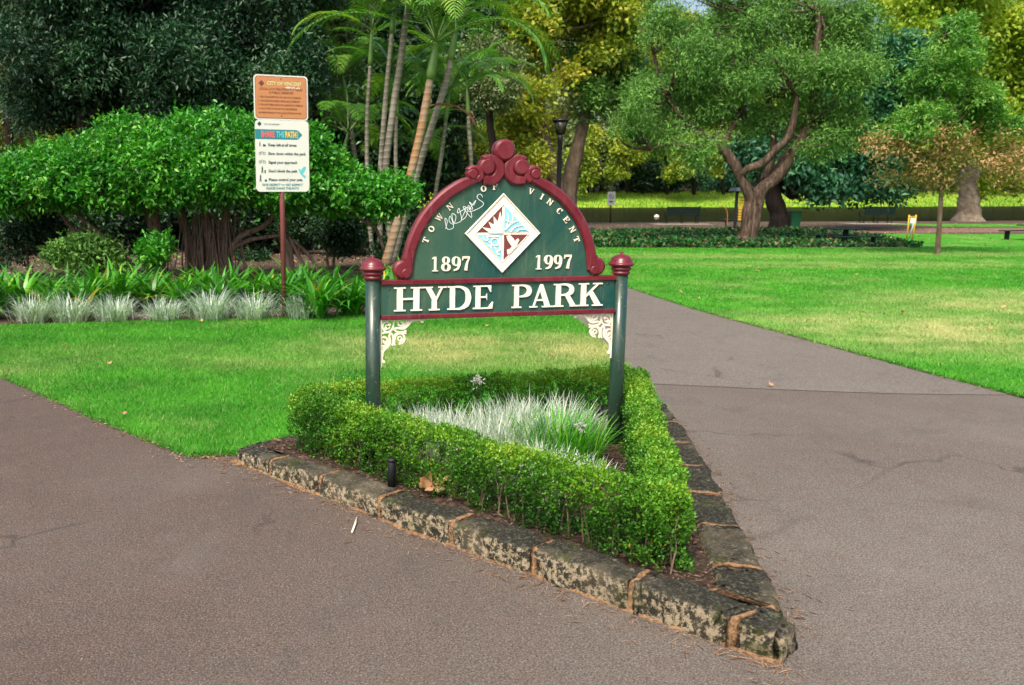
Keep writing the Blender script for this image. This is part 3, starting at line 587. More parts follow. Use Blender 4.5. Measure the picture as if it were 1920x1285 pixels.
for s_ in (-1, 1):
    A = [R(t) for t in np.linspace(1, 77, 34)]
    crest.ribbon([(s_*.560*math.cos(a), zc + .560*math.sin(a)) for a in A], [.062]*28+[.060,.056,.05,.046,.042,.04], .028, -.034, .012)
frame = crest.build('arch_frame', M['maroon'], sign)
for s_ in (-1, 1):
    mb = MB(); f = lambda P: [(s_*x, z) for x, z in P]
    Q = sp([(.128,1.812),(.080,1.815),(.036,1.785),(.028,1.735),(.062,1.695),(.125,1.690)], [.024,.042,.058,.064,.060,.048]); mb.ribbon(f(Q[1]), Q[2], .026, -.036, .010)
    mb.disc(s_*.102, 1.766, .047, .026, -.041, .010); mb.build('large_scroll', M['maroon'], frame)
    mb = MB(); Q = sp([(.215,1.748),(.185,1.762),(.150,1.748),(.138,1.715),(.160,1.690)], [.014,.024,.034,.040,.044]); mb.ribbon(f(Q[1]), Q[2], .026, -.0385, .009)
    mb.disc(s_*.188, 1.727, .031, .026, -.041, .008); mb.build('small_scroll', M['maroon'], frame)
    mb = MB(); mb.disc(s_*.588, 1.192, .054, .026, -.036, .012); mb.disc(s_*.572, 1.172, .030, .026, -.041, .008)
    Q = sp([(.563,1.26),(.560,1.215),(.560,1.18)], [.05,.05,.04]); mb.ribbon(f(Q[1]), Q[2], .02, -.0385, .008); mb.build('foot_scroll', M['maroon'], frame)
MB().disc(0, 1.858, .062, .030, -.042, .014, 40).build('ball_finial', M['maroon'], sign)
for ch, deg in zip('TOWNOFVINCENT', (157, 148.8, 139.8, 129.8, 103.9, 95.8, 70.2, 61.6, 54.8, 45.6, 37.8, 29.8, 22.3)):
    a = R(deg); r0 = .478; wd = {'W': .040, 'I': .026}.get(ch, .033)
    glyph(ch, r0*math.cos(a), zc + r0*math.sin(a), wd, .034, -.011, -.018, (a-PI/2) or 1e-6, 'letter', 'cream', panel)
for ch, x0, x1 in (('1', -.428, -.374), ('8', -.366, -.306), ('9', -.304, -.246), ('7', -.243, -.192), ('1', .198, .252), ('9', .256, .316), ('9', .316, .374), ('7', .380, .434)):
    glyph(ch, x0, 1.180, x1-x0, .082, -.011, -.020, 0.0, 'digit', 'cream', panel)
# emblem
ez = 1.391; em = MB().poly([(0, ez+.222), (.222, ez), (0, ez-.222), (-.222, ez)], -.010, -.020).build('emblem', M['white_e'], panel)
def tri(name, P, mat): return MB().poly([(x, ez+z) for x, z in P], -.018, -.0225).build(name, M[mat], em)
i_ = .164
tri('sun_quarter', [(-.008, .008), (-.008, i_-.008), (-i_+.008, .008)], 'brown_e'); tri('leaf_quarter', [(.008, .008), (i_-.008, .008), (.008, i_-.008)], 'blue_e')
tri('scroll_quarter', [(-.008, -.008), (-i_+.008, -.008), (-.008, -i_+.008)], 'blue_e'); tri('dove_quarter', [(.008, -.008), (.008, -i_+.008), (i_-.008, -.008)], 'brown_e')
mb = MB(); mb.ribbon([(0, ez+.222), (.222, ez), (0, ez-.222), (-.222, ez)], .012, -.016, -.0265, .003, True); mb.ribbon([(0, ez+.165), (.165, ez), (0, ez-.165), (-.165, ez)], .006, -.016, -.0245, .002, True); mb.build('emblem_rim', M['white_e'], em)
mb = MB(); q = [(0, 0)] + [(-.078*math.cos(R(t)), .078*math.sin(R(t))) for t in np.linspace(0, 90, 14)]; mb.poly([(x, ez+z) for x, z in q], -.02, -.0275)
for t, l in ((9, .135), (30, .112), (52, .115), (74, .125)):
    a = R(t); c_, s2 = math.cos(a), math.sin(a); mb.poly([(-.07*c_-.015*s2, ez+.07*s2-.015*c_), (-l*math.cos(a+.12), ez+l*math.sin(a+.12)), (-.07*c_+.015*s2, ez+.07*s2+.015*c_)], -.02, -.027)
mb.build('sun', M['white_e'], em)
mb = MB()
for P_, W_ in (([(.012,.02),(.05,.055),(.088,.07)], [.010,.009,.005]), ([(.02,.035),(.03,.08),(.022,.115)], [.004,.007,.004]), ([(.045,.008),(.07,.035),(.115,.045)], [.011,.008,.005]), ([(.05,.05),(.058,.085),(.05,.11)], [.005,.006,.004]), ([(.085,.008),(.10,.022),(.14,.02)], [.008,.006,.004]), ([(.012,.07),(.03,.07),(.05,.055)], [.005,.006,.005])):
    Q = sp(P_, W_); mb.ribbon([(x, ez+z) for x, z in Q[1]], Q[2], -.02, -.0268)
mb.build('branch_lines', M['white_e'], em)
mb = MB()
for P_, W_ in (([(-.118,-.018),(-.118,-.028),(-.10,-.040),(-.090,-.028),(-.094,-.018),(-.03,-.016),(-.018,-.03),(-.016,-.09),(-.03,-.1),(-.04,-.09),(-.028,-.118),(-.018,-.12)], [.008]*12), ([(-.085,-.045),(-.07,-.052),(-.068,-.03),(-.048,-.026)], [.006]*4), ([(-.045,-.085),(-.052,-.07),(-.030,-.068),(-.026,-.048)], [.006]*4)):
    Q = sp(P_, W_); mb.ribbon([(x, ez+z) for x, z in Q[1]], Q[2], -.02, -.0262)
Q = ell(-.050, -.048, .021, .021, .006, .006); mb.ribbon([(x, ez+z) for x, z in Q[1]], Q[2], -.02, -.0268, 0, True); mb.poly([(-.09, ez-.065), (-.066, ez-.062), (-.064, ez-.09)], -.02, -.0256); mb.build('scroll_lines', M['white_e'], em)
DOVE = [(.04,-.005),(.02,-.012),(.028,-.035),(.045,-.06),(.055,-.072),(.045,-.085),(.025,-.09),(.030,-.118),(.052,-.105),(.070,-.085),(.085,-.07),(.092,-.05),(.100,-.035),(.092,-.026),(.080,-.034),(.074,-.045),(.066,-.028),(.052,-.014)]
MB().poly([(x, ez-.004+z) for x, z in DOVE], -.02, -.0270).build('dove', M['white_e'], em)
# spray scrawl between TOWN and the emblem
mb = MB(); SC_ = [(590,640,'m'),(600,590),(585,575),(600,640),(640,628),(620,560),(612,590),(640,610),(655,560),(630,545),(640,600),(670,600),(690,580),(675,510),(665,540),(700,520),(720,510),(690,580),(720,560),(735,490),(755,570),(700,500),(760,515),(740,470),(765,490),(780,460),(735,530),(800,510),(830,480),(795,450),(790,430),(810,420),(825,440)]
L_ = Vector((-.063, 5.095)); e_ = Vector((.97675782, .21434591)); n_ = Vector((-e_.y, e_.x)); pts = []
for q in SC_:
    r = _ray(660+q[0]/3.382, 240+q[1]/3.382); t = L_.dot(n_)/(r.x*n_.x + r.y*n_.y); pt = r*t; pts.append(((Vector((pt.x, pt.y))-L_).dot(e_) - .758, pt.z+CZ))
Q = sp(pts, [.0027]*len(pts), 5); mb.ribbon(Q[1], Q[2], -.011, -.0128); mb.build('scrawl', M['graf'], panel)
# cast lace brackets
for s_ in (-1, 1):
    br = MB(); bx, bz = -.714, .909
    def rb(P_, W_, y=-.006, k=5, mirror=True):
        Q = sp(P_, W_, k)
        for mir in ((0, 1) if mirror else (0,)):
            pp = [((b_, a_) if mir else (a_, b_)) for a_, b_ in Q[1]]
            br.ribbon([(-s_*-1*(bx + a_) * 1.0 if s_ > 0 else (bx + a_), bz - b_) for a_, b_ in pp] if s_ < 0 else [(-(bx + a_), bz - b_) for a_, b_ in pp], Q[2], .006, y - .0004*mir)
    rb([(0, .003), (.275, .003)], [.008, .006], -.007, 1)
    for cx_, cy_, rr, a0, a1 in ((.041, .041, .030, -10, 280), (.112, .112, .029, 170, 460)):
        rb([(cx_+rr*math.cos(R(t)), cy_+rr*math.sin(R(t))) for t in np.linspace(a0, a1, 9)], [.006]+[.009]*6+[.008, .012], mirror=False)
    rb([(.041+.012*math.cos(R(t)), .041+.012*math.sin(R(t))) for t in np.linspace(0, 300, 6)], [.006]*6, -.0065, mirror=False)
    rb([(.112+.012*math.cos(R(t)), .112+.012*math.sin(R(t))) for t in np.linspace(100, 400, 6)], [.006]*6, -.0065, mirror=False)
    rb([(.119, .020), (.128, .016), (.134, .026), (.124, .038), (.106, .034), (.100, .018), (.104, .008)], [.010, .010, .009, .009, .009, .008, .006])
    rb([(.078, .060), (.094, .050), (.110, .052), (.136, .050), (.158, .030), (.180, .012), (.215, .008), (.236, .012)], [.008, .010, .012, .018, .022, .018, .009, .006])
    rb([(.150, .006), (.150, .022), (.138, .034)], [.007, .008, .009]); rb([(.172, .005), (.168, .016)], [.007, .007])
    rb([(.078, .008), (.074, .032), (.078, .058), (.098, .072), (.135, .073), (.150, .066)], [.008, .008, .009, .009, .009, .010]); rb([(.150, .082), (.120, .080), (.090, .084), (.080, .096)], [.009, .007, .007, .008])
    for cxx, cyy in ((.243, .017), (.017, .243), (.052, .030), (.030, .052), (.120, .126), (.126, .120)): br.disc((bx+cxx) if s_ < 0 else -(bx+cxx), bz-cyy, .009, .006, -.009, .002, 14)
    br.build('lace_bracket', M['cream'], sign)
# ------------------------------------------------------------------ text through the built-in font
def text(body, x, z, size, mat, parent, y=-.006, align='LEFT', name='text_line', sx=1.0, bold=0.0):
    c = bpy.data.curves.new('t', 'FONT'); c.body = body; c.size = size; c.align_x = align; c.extrude = .0006; c.offset = bold; c.resolution_u = 2
    o = bpy.data.objects.new('t', c); COL.objects.link(o); dg = bpy.context.evaluated_depsgraph_get(); me = bpy.data.meshes.new_from_object(o.evaluated_get(dg)); bpy.data.objects.remove(o)
    for v in me.vertices: v.co = Vector((x + v.co.x*sx, y - v.co.z, z + v.co.y))
    return link_mesh(name, me, M[mat], parent)
def rrect(w_, h_, r_, cx=0, cz=0, n=6):
    P = []
    for (sx, sz, a0) in ((1, 1, 0), (-1, 1, 90), (-1, -1, 180), (1, -1, 270)):
        for i in range(n+1): a = R(a0+90*i/n); P.append((cx + sx*(w_/2-r_) + r_*math.cos(a), cz + sz*(h_/2-r_) + r_*math.sin(a)))
    return P
ps = empty('path_rules_sign', (-1.29, 11.70, 0), R(22), 'maroon pole carrying an orange plate above a white SHARE THE PATH plate', 'sign'); ps.scale = (.95, 1, 1)
MB().tube([(0, .03, -.1), (0, .03, 3.0)], .034, 16).build('pole', M['polered'], ps)
pl = MB().poly(rrect(.735, .545, .05, 0, 2.795), .0, -.006).build('orange_plate', M['signwhite'], ps)
MB().poly(rrect(.700, .512, .04, 0, 2.795), -.004, -.0075).build('plate_border', M['browntext'], pl)
MB().poly(rrect(.684, .496, .034, 0, 2.795), -.004, -.0085).build('orange_face', M['orange'], pl)
text('CITY OF VINCENT', -.19, 2.945, .062, 'greenprint', pl, -.010, sx=.92, bold=.001); MB().poly([(-.262, 3.0), (-.222, 2.962), (-.262, 2.924), (-.302, 2.962)], -.008, -.0095).build('crest_mark', M['brown_e'], pl)
text('LOCAL LAW RELATING TO PARKS', 0, 2.885, .038, 'browntext', pl, -.010, 'CENTER', bold=.0008); text('& PUBLIC RESERVES', 0, 2.842, .038, 'browntext', pl, -.010, 'CENTER', bold=.0008)
for i, t in enumerate(('1  NO CONSUMPTION OF LIQUOR IN RESERVE', '2  NO UNAUTHORISED VEHICLES IN RESERVE', '3  DO NOT FEED BIRDS OR ANIMALS IN RESERVE', '4  NO LITTER TO BE LEFT IN THIS RESERVE')): text(t, -.31, 2.790-i*.047, .029, 'browntext', pl, -.010, sx=.95, bold=.0006)
text('MAXIMUM PENALTY FOR EACH OFFENCE $1000', -.31, 2.600, .027, 'browntext', pl, -.010, bold=.0006)
Q = sp([(.06, 2.915), (.10, 2.93), (.09, 2.905), (.13, 2.925), (.15, 2.905), (.17, 2.925), (.20, 2.905), (.24, 2.925), (.25, 2.905)], [.006]*9); MB().ribbon(Q[1], Q[2], -.008, -.0104).build('scrawl', M['graf'], pl)
mb = MB(); mb.disc(0, 3.02, .008, 0, -.012, .002, 10); mb.disc(0, 2.575, .008, 0, -.012, .002, 10); mb.build('bolts', M['black'], pl)
wp = MB().poly(rrect(.735, .885, .055, .006, 2.078), .0, -.006).build('white_plate', M['signwhite'], ps)
MB().poly([(-.30+.0, 2.50), (-.27, 2.47), (-.30, 2.44), (-.33, 2.47)], -.004, -.0075).build('crest_mark', M['darkprint'], wp); text('CITY OF VINCENT', -.24, 2.458, .026, 'darkprint', wp, -.008)
ban = MB().poly([(-.361, 2.405), (.215, 2.405), (.215, 2.285), (-.361, 2.285)], -.004, -.0078).build('banner', M['tealprint'], wp)
mb = MB(); mb.poly([(.225, 2.40), (.283, 2.345), (.225, 2.29)], -.004, -.0078)
for q in range(4): mb.poly([(.218, 2.395-q*.03), (.232, 2.395-q*.03), (.232, 2.383-q*.03), (.218, 2.383-q*.03)], -.004, -.0083)
mb.build('arrow_tip', M['tealprint'], wp)
text('SHARE', -.283, 2.310, .104, 'pinkprint', ban, -.0095, sx=.60, bold=.003, name='word'); text('THE', -.075, 2.310, .104, 'blueprint', ban, -.0095, sx=.60, name='word', bold=.001); text('PATH', .045, 2.310, .104, 'yellowprint', ban, -.0095, sx=.60, bold=.003, name='word')
for i, t in enumerate(('Keep left at all times', 'Slow down within the park', 'Signal your approach', "Don't block the path", 'Please control your pets')): text(t, -.19, 2.200-i*.1075, .047, 'darkprint', wp, -.008, bold=.0012)
text('GIVE RESPECT >> GET RESPECT', 0, 1.708, .040, 'tealprint', wp, -.008, 'CENTER', bold=.0008); text('PLEASE SHARE THE PATH', 0, 1.664, .040, 'tealprint', wp, -.008, 'CENTER', bold=.0008)
def walker(x, z, h):
    mb = MB(); mb.disc(x, z+h*.9, h*.1, -.004, -.0075, .0005, 10); mb.poly([(x-h*.12, z+h*.8), (x+h*.12, z+h*.8), (x+h*.1, z+h*.4), (x+h*.16, z), (x+h*.06, z), (x, z+h*.35), (x-h*.1, z), (x-h*.2, z), (x-h*.1, z+h*.4)], -.004, -.0075); return mb
walker(-.30, 2.195, .055).build('walker_icon', M['darkprint'], wp); walker(-.275, 1.865, .085).build('walker_icon', M['darkprint'], wp); walker(-.30, 1.76, .085).build('walker_icon', M['darkprint'], wp)
for z in (2.09, 1.985):
    mb = MB()
    for x in (-.30, -.245): q = ell(x, z+.018, .017, .017, .005, .005, n=14); mb.ribbon(q[1], q[2], -.004, -.0075, 0, True)
    mb.ribbon([(-.30, z+.018), (-.275, z+.045), (-.245, z+.018)], .005, -.004, -.008); mb.build('bicycle_icon', M['darkprint'], wp)
mb = MB(); mb.poly([(-.262, 2.195), (-.22, 2.195), (-.22, 2.215), (-.255, 2.225)], -.004, -.0075); mb.poly([(-.245, 1.76), (-.215, 1.76), (-.215, 1.785), (-.24, 1.79)], -.004, -.0075); mb.poly([(-.245, 1.865), (-.228, 1.865), (-.228, 1.905), (-.245, 1.905)], -.004, -.0075); mb.build('pet_icon', M['darkprint'], wp)
MB().poly([(.33-(x-.02)*1.35+.0, 1.96+z*1.35) for x, z in [(p[0], p[1]) for p in DOVE]][::-1], -.004, -.0078).build('bird_print', M['aqua'], wp)
#PART2
# ------------------------------------------------------------------ planting in the sign planter
def tuft(name, loc, n, L, W, bend, mat, label, cat, group=None, spread=.05, seg=4, tlo=0, thi=1, lean=.5):
    P = np.concatenate([rng.normal(0, spread, (n, 2)), np.zeros((n, 1))], 1); A = np.arctan2(P[:,1], P[:,0]) + rng.normal(0, .7, n)
    o = blades(name, P, A, L*rng.uniform(.6, 1.1, n), W*rng.uniform(.7, 1.2, n), bend*rng.uniform(.3, 1.4, n), rng.uniform(tlo, thi, n), M[mat], None, seg, rng.uniform(0, lean, n))
    o.location = loc; return tag(o, label, cat, group)
SILV = [(800, 838, .9), (850, 842, .9), (905, 842, 1), (955, 836, 1.05), (1003, 832, 1.1), (1052, 828, 1.05), (1085, 826, .75), (828, 862, .9), (880, 872, .95), (932, 872, 1), (985, 862, 1), (1030, 856, .95), (960, 902, .8), (1010, 902, .75), (1060, 908, .6), (1096, 900, .45), (1040, 930, .6), (775, 832, .8)]
for x, y, s_ in SILV:
    tuft('silver_grass_tuft', tuple(gp(x, y, .10)), 330, .29*s_, .0062, 1.0, 'silverb', 'white-striped silver grass tuft inside the hedged sign planter', 'ornamental grass', 'silver grass tufts inside the sign planter', .06, 4, .1, 1, .6)
tuft('green_grass_clump', tuple(gp(1052, 868, .1)), 560, .34, .0085, .8, 'greenblade', 'bright green grassy clump beside the right sign post, amid silver grass', 'ornamental grass', None, .085, 4, 0, 1, .75)
def flower(base, tip, label):
    t = empty('flowering_stalk', base, 0, label, 'flower'); d = Vector(tip)-Vector(base)
    MB().tube(smooth_path([(0,0,0), tuple(d*.5+Vector((.01, 0, 0))), tuple(d)], 4), .0028, 6).build('stalk', M['greenblade'], t)
    n = 90; P = np.array(d)[None] + rng.normal(0, .012, (n, 3)); D = nrm(rng.normal(size=(n, 3)) + np.array([0, 0, .3])); Lr = rng.uniform(.012, .026, n)
    leaves('petals', P, D, Lr, .006, rng.random(n), PETAL, t)
    mb = MB()
    for j in range(10):
        v = Vector(nrm(rng.normal(size=(1, 3)))[0])*.024; mb.tube([d, d+v], .001, 4)
    mb.build('pedicels', M['greenblade'], t)
PETAL = leafmat('white_petals', G((.4, .4, .4), (.6, .6, .6), (.62, .58, .64)), .6, .3)
b_ = gp(880, 800, .1); tp = at(896, 714, b_.y); flower((.62, 5.15, .1), tuple(at(896, 714, 5.1)), 'white flower head on a thin stalk rising above the silver grass, near the back hedge')
flower((1.12, 4.6, .1), tuple(at(1091, 800, 4.7)), 'small white flower on a stalk in the green clump by the right post')
# spiky bollard light and the big dry leaf at the foot of the hedge
bo = empty('bollard_light', (.040, 4.575, .09), 0, 'small black cylindrical garden light standing before the hedge', 'garden light')
MB().lathe([(0, 0), (.021, 0), (.021, .142), (.019, .146), (0, .146)], n=20).build('body', M['black'], bo); MB().lathe([(0, .1465), (.024, .1465), (.024, .158), (.021, .162), (0, .162)], n=20).build('cap', M['black'], bo)
def maple(name, loc, size, rot, label, group=None, curl=.25, mat='dryleaf', tint=.5, big=False):
    spikes = [(-90, .35), (-60, .55), (-25, .8), (-5, .45), (15, .95), (45, .5), (62, .9), (90, 1.1), (118, .9), (135, .5), (165, .95), (185, .45), (205, .8), (240, .55)]
    V = [(0, 0, 0)]; tl = [tint]
    for i, (a, r) in enumerate(spikes):
        a = R(a); r2 = r*.52 if i % 2 == 0 and r < .7 else r
        z = curl*(r2**2)*(.9+.8*math.sin(3*a+1)); V.append((r2*math.cos(a)*size*.5, r2*math.sin(a)*size*.5, z*size)); tl.append(min(1, tint+random.uniform(-.3, .4)))
    n = len(V); Fs = [(0, i, i+1 if i+1 < n else 1) for i in range(1, n)]
    o = fast_mesh(name, np.array(V), np.array(Fs), 3, M[mat], None, np.array(tl)); o.location = loc; o.rotation_euler = rot; return tag(o, label, 'fallen leaf', group)
maple('dry_leaf', (.245, 4.40, .155), .15, (R(48), R(5), R(20)), 'large curled tan leaf lying at the foot of the hedge', None, .5)
maple('dry_leaf', (.195, 4.43, .145), .11, (R(60), R(-20), R(150)), 'smaller yellow-brown leaf behind the large curled one at the hedge foot', None, .5, 'dryleaf', .2)
st = empty('stick', tuple(gp(664, 985, .014)), 0, 'short pale stick lying on the asphalt in front of the kerb', 'stick')
a_ = gp(660, 998, .016) - Vector(st.location); b_ = gp(669, 970, .016) - Vector(st.location)
MB().tube([a_, (a_+b_)*.5 + Vector((.004, 0, .003)), b_], [.004, .0055, .003], 7).build('twig', M['cream'], st)
# needles and crumbs gathered along the kerb foot
n = 760; tt = rng.random(n); KP = np.array([(p[0], p[1]) for p in [(-1.05, 5.42)] + KF_O + [(1.42, 2.87)]]); idx = tt*(len(KP)-1); i0 = idx.astype(int).clip(0, len(KP)-2); fr = (idx-i0)[:,None]
P = KP[i0]*(1-fr) + KP[i0+1]*fr; off = rng.exponential(.055, n)[:,None] + .01; P = P + off*np.array([-.7, -.71])
n2 = 520; t2 = rng.random(n2); KP2 = np.array(KR_O); idx = t2*(len(KP2)-1); i0 = idx.astype(int).clip(0, len(KP2)-2); fr = (idx-i0)[:,None]; Pb = KP2[i0]*(1-fr)+KP2[i0+1]*fr + (rng.exponential(.06, n2)[:,None]+.01)*np.array([.98, -.15])
P = np.concatenate([P, Pb]); N_ = len(P); P3 = np.concatenate([P, rng.uniform(.010, .016, (N_, 1))], 1); D = nrm(np.concatenate([rng.normal(size=(N_, 2)), np.zeros((N_, 1))], 1))
tag(leaves('needle_litter', P3, D, rng.uniform(.006, .07, N_)**1.0, .0025, rng.random(N_), M['needle'], None, 2), 'thin dry needles scattered along the foot of the kerb', 'litter', None, 'stuff')
LE = [np.array(LAWN_L_EDGE[1:6]), np.array(spline2(PATH_R, 5)[4:28])]
for q_, ln in enumerate(LE):
    n = 420; t = rng.random(n)*(len(ln)-1); i0 = t.astype(int).clip(0, len(ln)-2); f = (t-i0)[:,None]; P = ln[i0]*(1-f) + ln[i0+1]*f + rng.exponential(.045, (n, 1))*np.array([-.6, -.7])[None]*(1 if q_ == 0 else .8)
    tag(leaves('edge_litter', np.concatenate([P, rng.uniform(.010, .018, (n, 1))], 1), rng.normal(size=(n, 3))*[1, 1, .1], rng.uniform(.012, .05, n), rng.uniform(.003, .009, n), rng.random(n), M['needle'], None, 2), 'dry crumbs and needles along the lawn edge ' + ('of the left path' if q_ == 0 else 'of the right path'), 'litter', None, 'stuff')
# mulch chips in the planter
x, y = scatter(PLANTER, (-.8, 2, 3.2, 6.4), 9000); n = len(x); P3 = np.stack([x, y, rng.uniform(.100, .110, n)], 1)
tag(leaves('mulch_chips', P3, rng.normal(size=(n, 3))*[1, 1, .25], rng.uniform(.015, .045, n), rng.uniform(.005, .012, n), rng.random(n), leafmat('bark_chips', G((.03, .02, .016), (.09, .055, .042), (.17, .11, .08)), .9, 0), None, 1), 'dark bark mulch chips covering the planter soil', 'mulch', None, 'stuff')
# fallen leaves on lawns and path, one by one
FL = [(232,775,'near the left asphalt edge'),(203,682,'on the near lawn behind the left path'),(374,603,'at the edge of the garden bed'),(1036,668,'on the near lawn just left of the right post'),(1446,722,'on the asphalt at the patch line'),(1692,586,'on the dry patch of the large lawn'),(1277,548,'on the lawn beside the path'),(1239,541,'on the lawn at the path bend'),(1880,577,'at the right edge of the large lawn'),(1858,617,'low on the right lawn'),(1916,622,'at the very right edge of the picture'),(1838,483,'right of the young tree'),(912,611,'on the near lawn under the name board'),(1605,515,'in the middle of the large lawn'),(1240,500,'on the lawn just right of the right finial'),(1310,560,'on the path edge of the large lawn'),(1120,520,'left of the right finial'),(1420,508,'on the lawn below the forked tree'),(1560,505,'on the lawn below the picnic table'),(120,650,'on the far left of the near lawn')]
for i, (x, y, wh) in enumerate(FL):
    p = gp(x, y, .05 if not 700 < y < 740 else .03); sz = .045 + .0035*p.y
    maple('fallen_leaf', tuple(p), sz, (random.uniform(-.3, .3), random.uniform(-.3, .3), random.uniform(0, 6)), 'small tan fallen leaf ' + wh, 'scattered fallen leaves', .3, 'dryleaf', random.uniform(.2, .9))
# ------------------------------------------------------------------ garden bed: silver tufts and strap-leaved plants
ORD = ['first', 'second', 'third', 'fourth', 'fifth', 'sixth', 'seventh', 'eighth', 'ninth', 'tenth', 'eleventh', 'twelfth', 'thirteenth', 'fourteenth', 'fifteenth', 'sixteenth', 'seventeenth', 'eighteenth', 'nineteenth', 'twentieth']
for i, (px, s_) in enumerate([(57, 1.0), (127, 1.0), (210, .95), (304, .8), (391, 1.15), (472, 1.0), (565, .9)]):
    b = gp(px, 606 - px*.012, .02); b.y += .12
    tuft('silver_tuft', tuple(b), 380, .41*s_, .010, 1.25, 'silver', ORD[i] + ' silver-blue grass tuft from the left along the garden bed edge', 'ornamental grass', 'silver tufts edging the garden bed', .09, 4, 0, 1, .9)
def strap(loc, s_, n, label):
    P = np.concatenate([rng.normal(0, .05, (n, 2)), np.zeros((n, 1))], 1); A = rng.uniform(0, 2*PI, n); t = rng.random(n)*.8 + .05*rng.normal(size=n); t = np.where(rng.random(n) < .05, rng.uniform(.9, 1, n), t).clip(0, 1)
    o = blades('strap_leaved_plant', P, A, .74*s_*rng.uniform(.7, 1.15, n), .056*rng.uniform(.8, 1.15, n), rng.uniform(.9, 2.1, n), t, M['clivia'], None, 6, rng.uniform(.05, .7, n)); o.location = loc; o.rotation_euler = (0, 0, 0)
    return tag(o, label, 'garden plant', 'strap-leaved plants in the garden bed')
k0 = 0
for row, (y0, zoff) in enumerate(((12.35, 0), (13.1, 0))):
    for i in range(13):
        px = -25 + i*62 + row*30; yy = y0 + .25*math.sin(i*1.7) + (.1 if px > 600 else 0) - (.55 if px > 590 and row == 0 else 0) - (.7*(1 - px/250) if px < 250 else 0)
        x = at(px, 560, yy).x; strap((x, yy, .01), .98 + .1*math.sin(i*2.1+row), 84, ORD[i] + (' strap-leaved green plant from the left in the front row of the bed' if row == 0 else ' strap-leaved green plant from the left in the back row of the bed'))
strap((at(760, 560, 13.2).x, 13.2, .01), .9, 46, 'strap-leaved green plant showing between the left post and the arch')
# ------------------------------------------------------------------ trees
def crown_pts(E, nclump, per, rc_, shell=.45, lobes=True):
    """E: list of (center, (rx,ry,rz)); returns leaf base points, outward directions, tint"""
    if lobes == 'mix':
        a = crown_pts(E, int(nclump*.62), per, rc_, shell, False); b = crown_pts([(c, (q[0]*1.12, q[1]*1.05, q[2]*1.0)) for c, q in E], nclump - int(nclump*.62), per, rc_, shell, True)
        return tuple(np.concatenate([p, q]) for p, q in zip(a, b))
    if not lobes:
        vol = np.array([e[1][0]*e[1][1] + e[1][1]*e[1][2] + e[1][0]*e[1][2] for e in E]); k = rng.choice(len(E), nclump, p=vol/vol.sum())
        C = np.array([list(e[0]) for e in E])[k]; Rr = np.array([e[1] for e in E])[k]; d = nrm(rng.normal(size=(nclump, 3))); r = rng.random(nclump)**shell
        r = r*(1 + .30*np.array([noise.noise(Vector((float(q[0])*2.8+kk, float(q[1])*2.8, float(q[2])*2.8))) for q, kk in zip(d, k)]))
        cc = C + d*r[:,None]*Rr; ct = rng.random(nclump); P = np.repeat(cc, per, 0) + rng.normal(0, 1, (nclump*per, 3))*rc_*np.repeat(rng.uniform(.6, 1.3, nclump), per)[:,None]
        return P, np.repeat(d, per, 0), np.repeat(ct, per)
    LC = []; LR = []; LT = []
    for c, rr_ in E:
        rr_ = np.array(rr_); m = 9; d = nrm(rng.normal(size=(m, 3))); q = rng.random(m)**.45
        LC.append(np.array(list(c)) + d*q[:,None]*rr_*.85); mr = (rr_.min() + rr_.mean())*.5
        LR.append(np.clip(rng.uniform(.26, .52, m)*mr, .08, None)[:,None]*np.array([1.15, 1.15, .8])); LT.append(rng.random(m))
    LC = np.concatenate(LC); LR = np.concatenate(LR); LT = np.concatenate(LT); vol = LR[:,0]**2
    k = rng.choice(len(LC), nclump, p=vol/vol.sum()); d = nrm(rng.normal(size=(nclump, 3)) + np.array([0, 0, .35])); r = rng.random(nclump)**.4
    cc = LC[k] + d*r[:,None]*LR[k]*1.1; ct = np.clip(.55*LT[k] + .45*rng.random(nclump), 0, 1)
    P = np.repeat(cc, per, 0) + rng.normal(0, 1, (nclump*per, 3))*rc_*np.repeat(rng.uniform(.6, 1.3, nclump), per)[:,None]
    return P, np.repeat(d, per, 0), np.repeat(ct, per)
def limb(mb, pts, rad, n=10, k=6, rough=.18): mb.tube(smooth_path(pts, k), interp(rad, k), n, rough)
def twigs(mb, E, src, r0=.06, n_per=3, seed=1):
    rr = random.Random(seed)
    for c, r in E:
        c = Vector(c); s_ = min((Vector(p) for p in src), key=lambda p: (p-c).length)
        for j in range(n_per):
            t = c + Vector((rr.uniform(-.7, .7)*r[0], rr.uniform(-.7, .7)*r[1], rr.uniform(-.3, .8)*r[2])); m = s_.lerp(t, .5) + Vector((rr.uniform(-.1, .1), rr.uniform(-.1, .1), rr.uniform(-.15, .1)))*(t-s_).length
            mb.tube(smooth_path([s_, m, t], 5), interp([r0, r0*.55, r0*.15], 5), 6, .1, caps=False)
def tree(name, label, cat, base, limbs, E, bark, leafm, nclump, per, rc_, L, W, droop=0.0, tspread=.5, group=None, twig=.05, tw=3, seed=1, extra=None, up=.6, shell=.45, tb=0.0, lobes=True):
    b = Vector(base); t = empty(name, base, 0, label, cat, group)
    mb = MB(); ends = []
    for pts, rad in limbs:
        q = [Vector(p)-b for p in pts]; limb(mb, q, rad); ends += q[1:]
    EE = [((Vector(c)-b), r) for c, r in E]
    if twig: twigs(mb, EE, ends, twig, tw, seed)
    mb.build('trunk', bark, t, False)
    P, d, ct = crown_pts(EE, nclump, per, rc_, shell, lobes); n = len(P)
    D = d*.6 + rng.normal(0, .7, (n, 3)) + np.array([0, 0, -droop]); tint = np.clip(ct*tspread + rng.random(n)*(1-tspread) + tb, 0, 1)
    leaves('crown', P, D, L*rng.uniform(.6, 1.2, n), W*rng.uniform(.7, 1.2, n), tint, leafm, t, up)
    return t
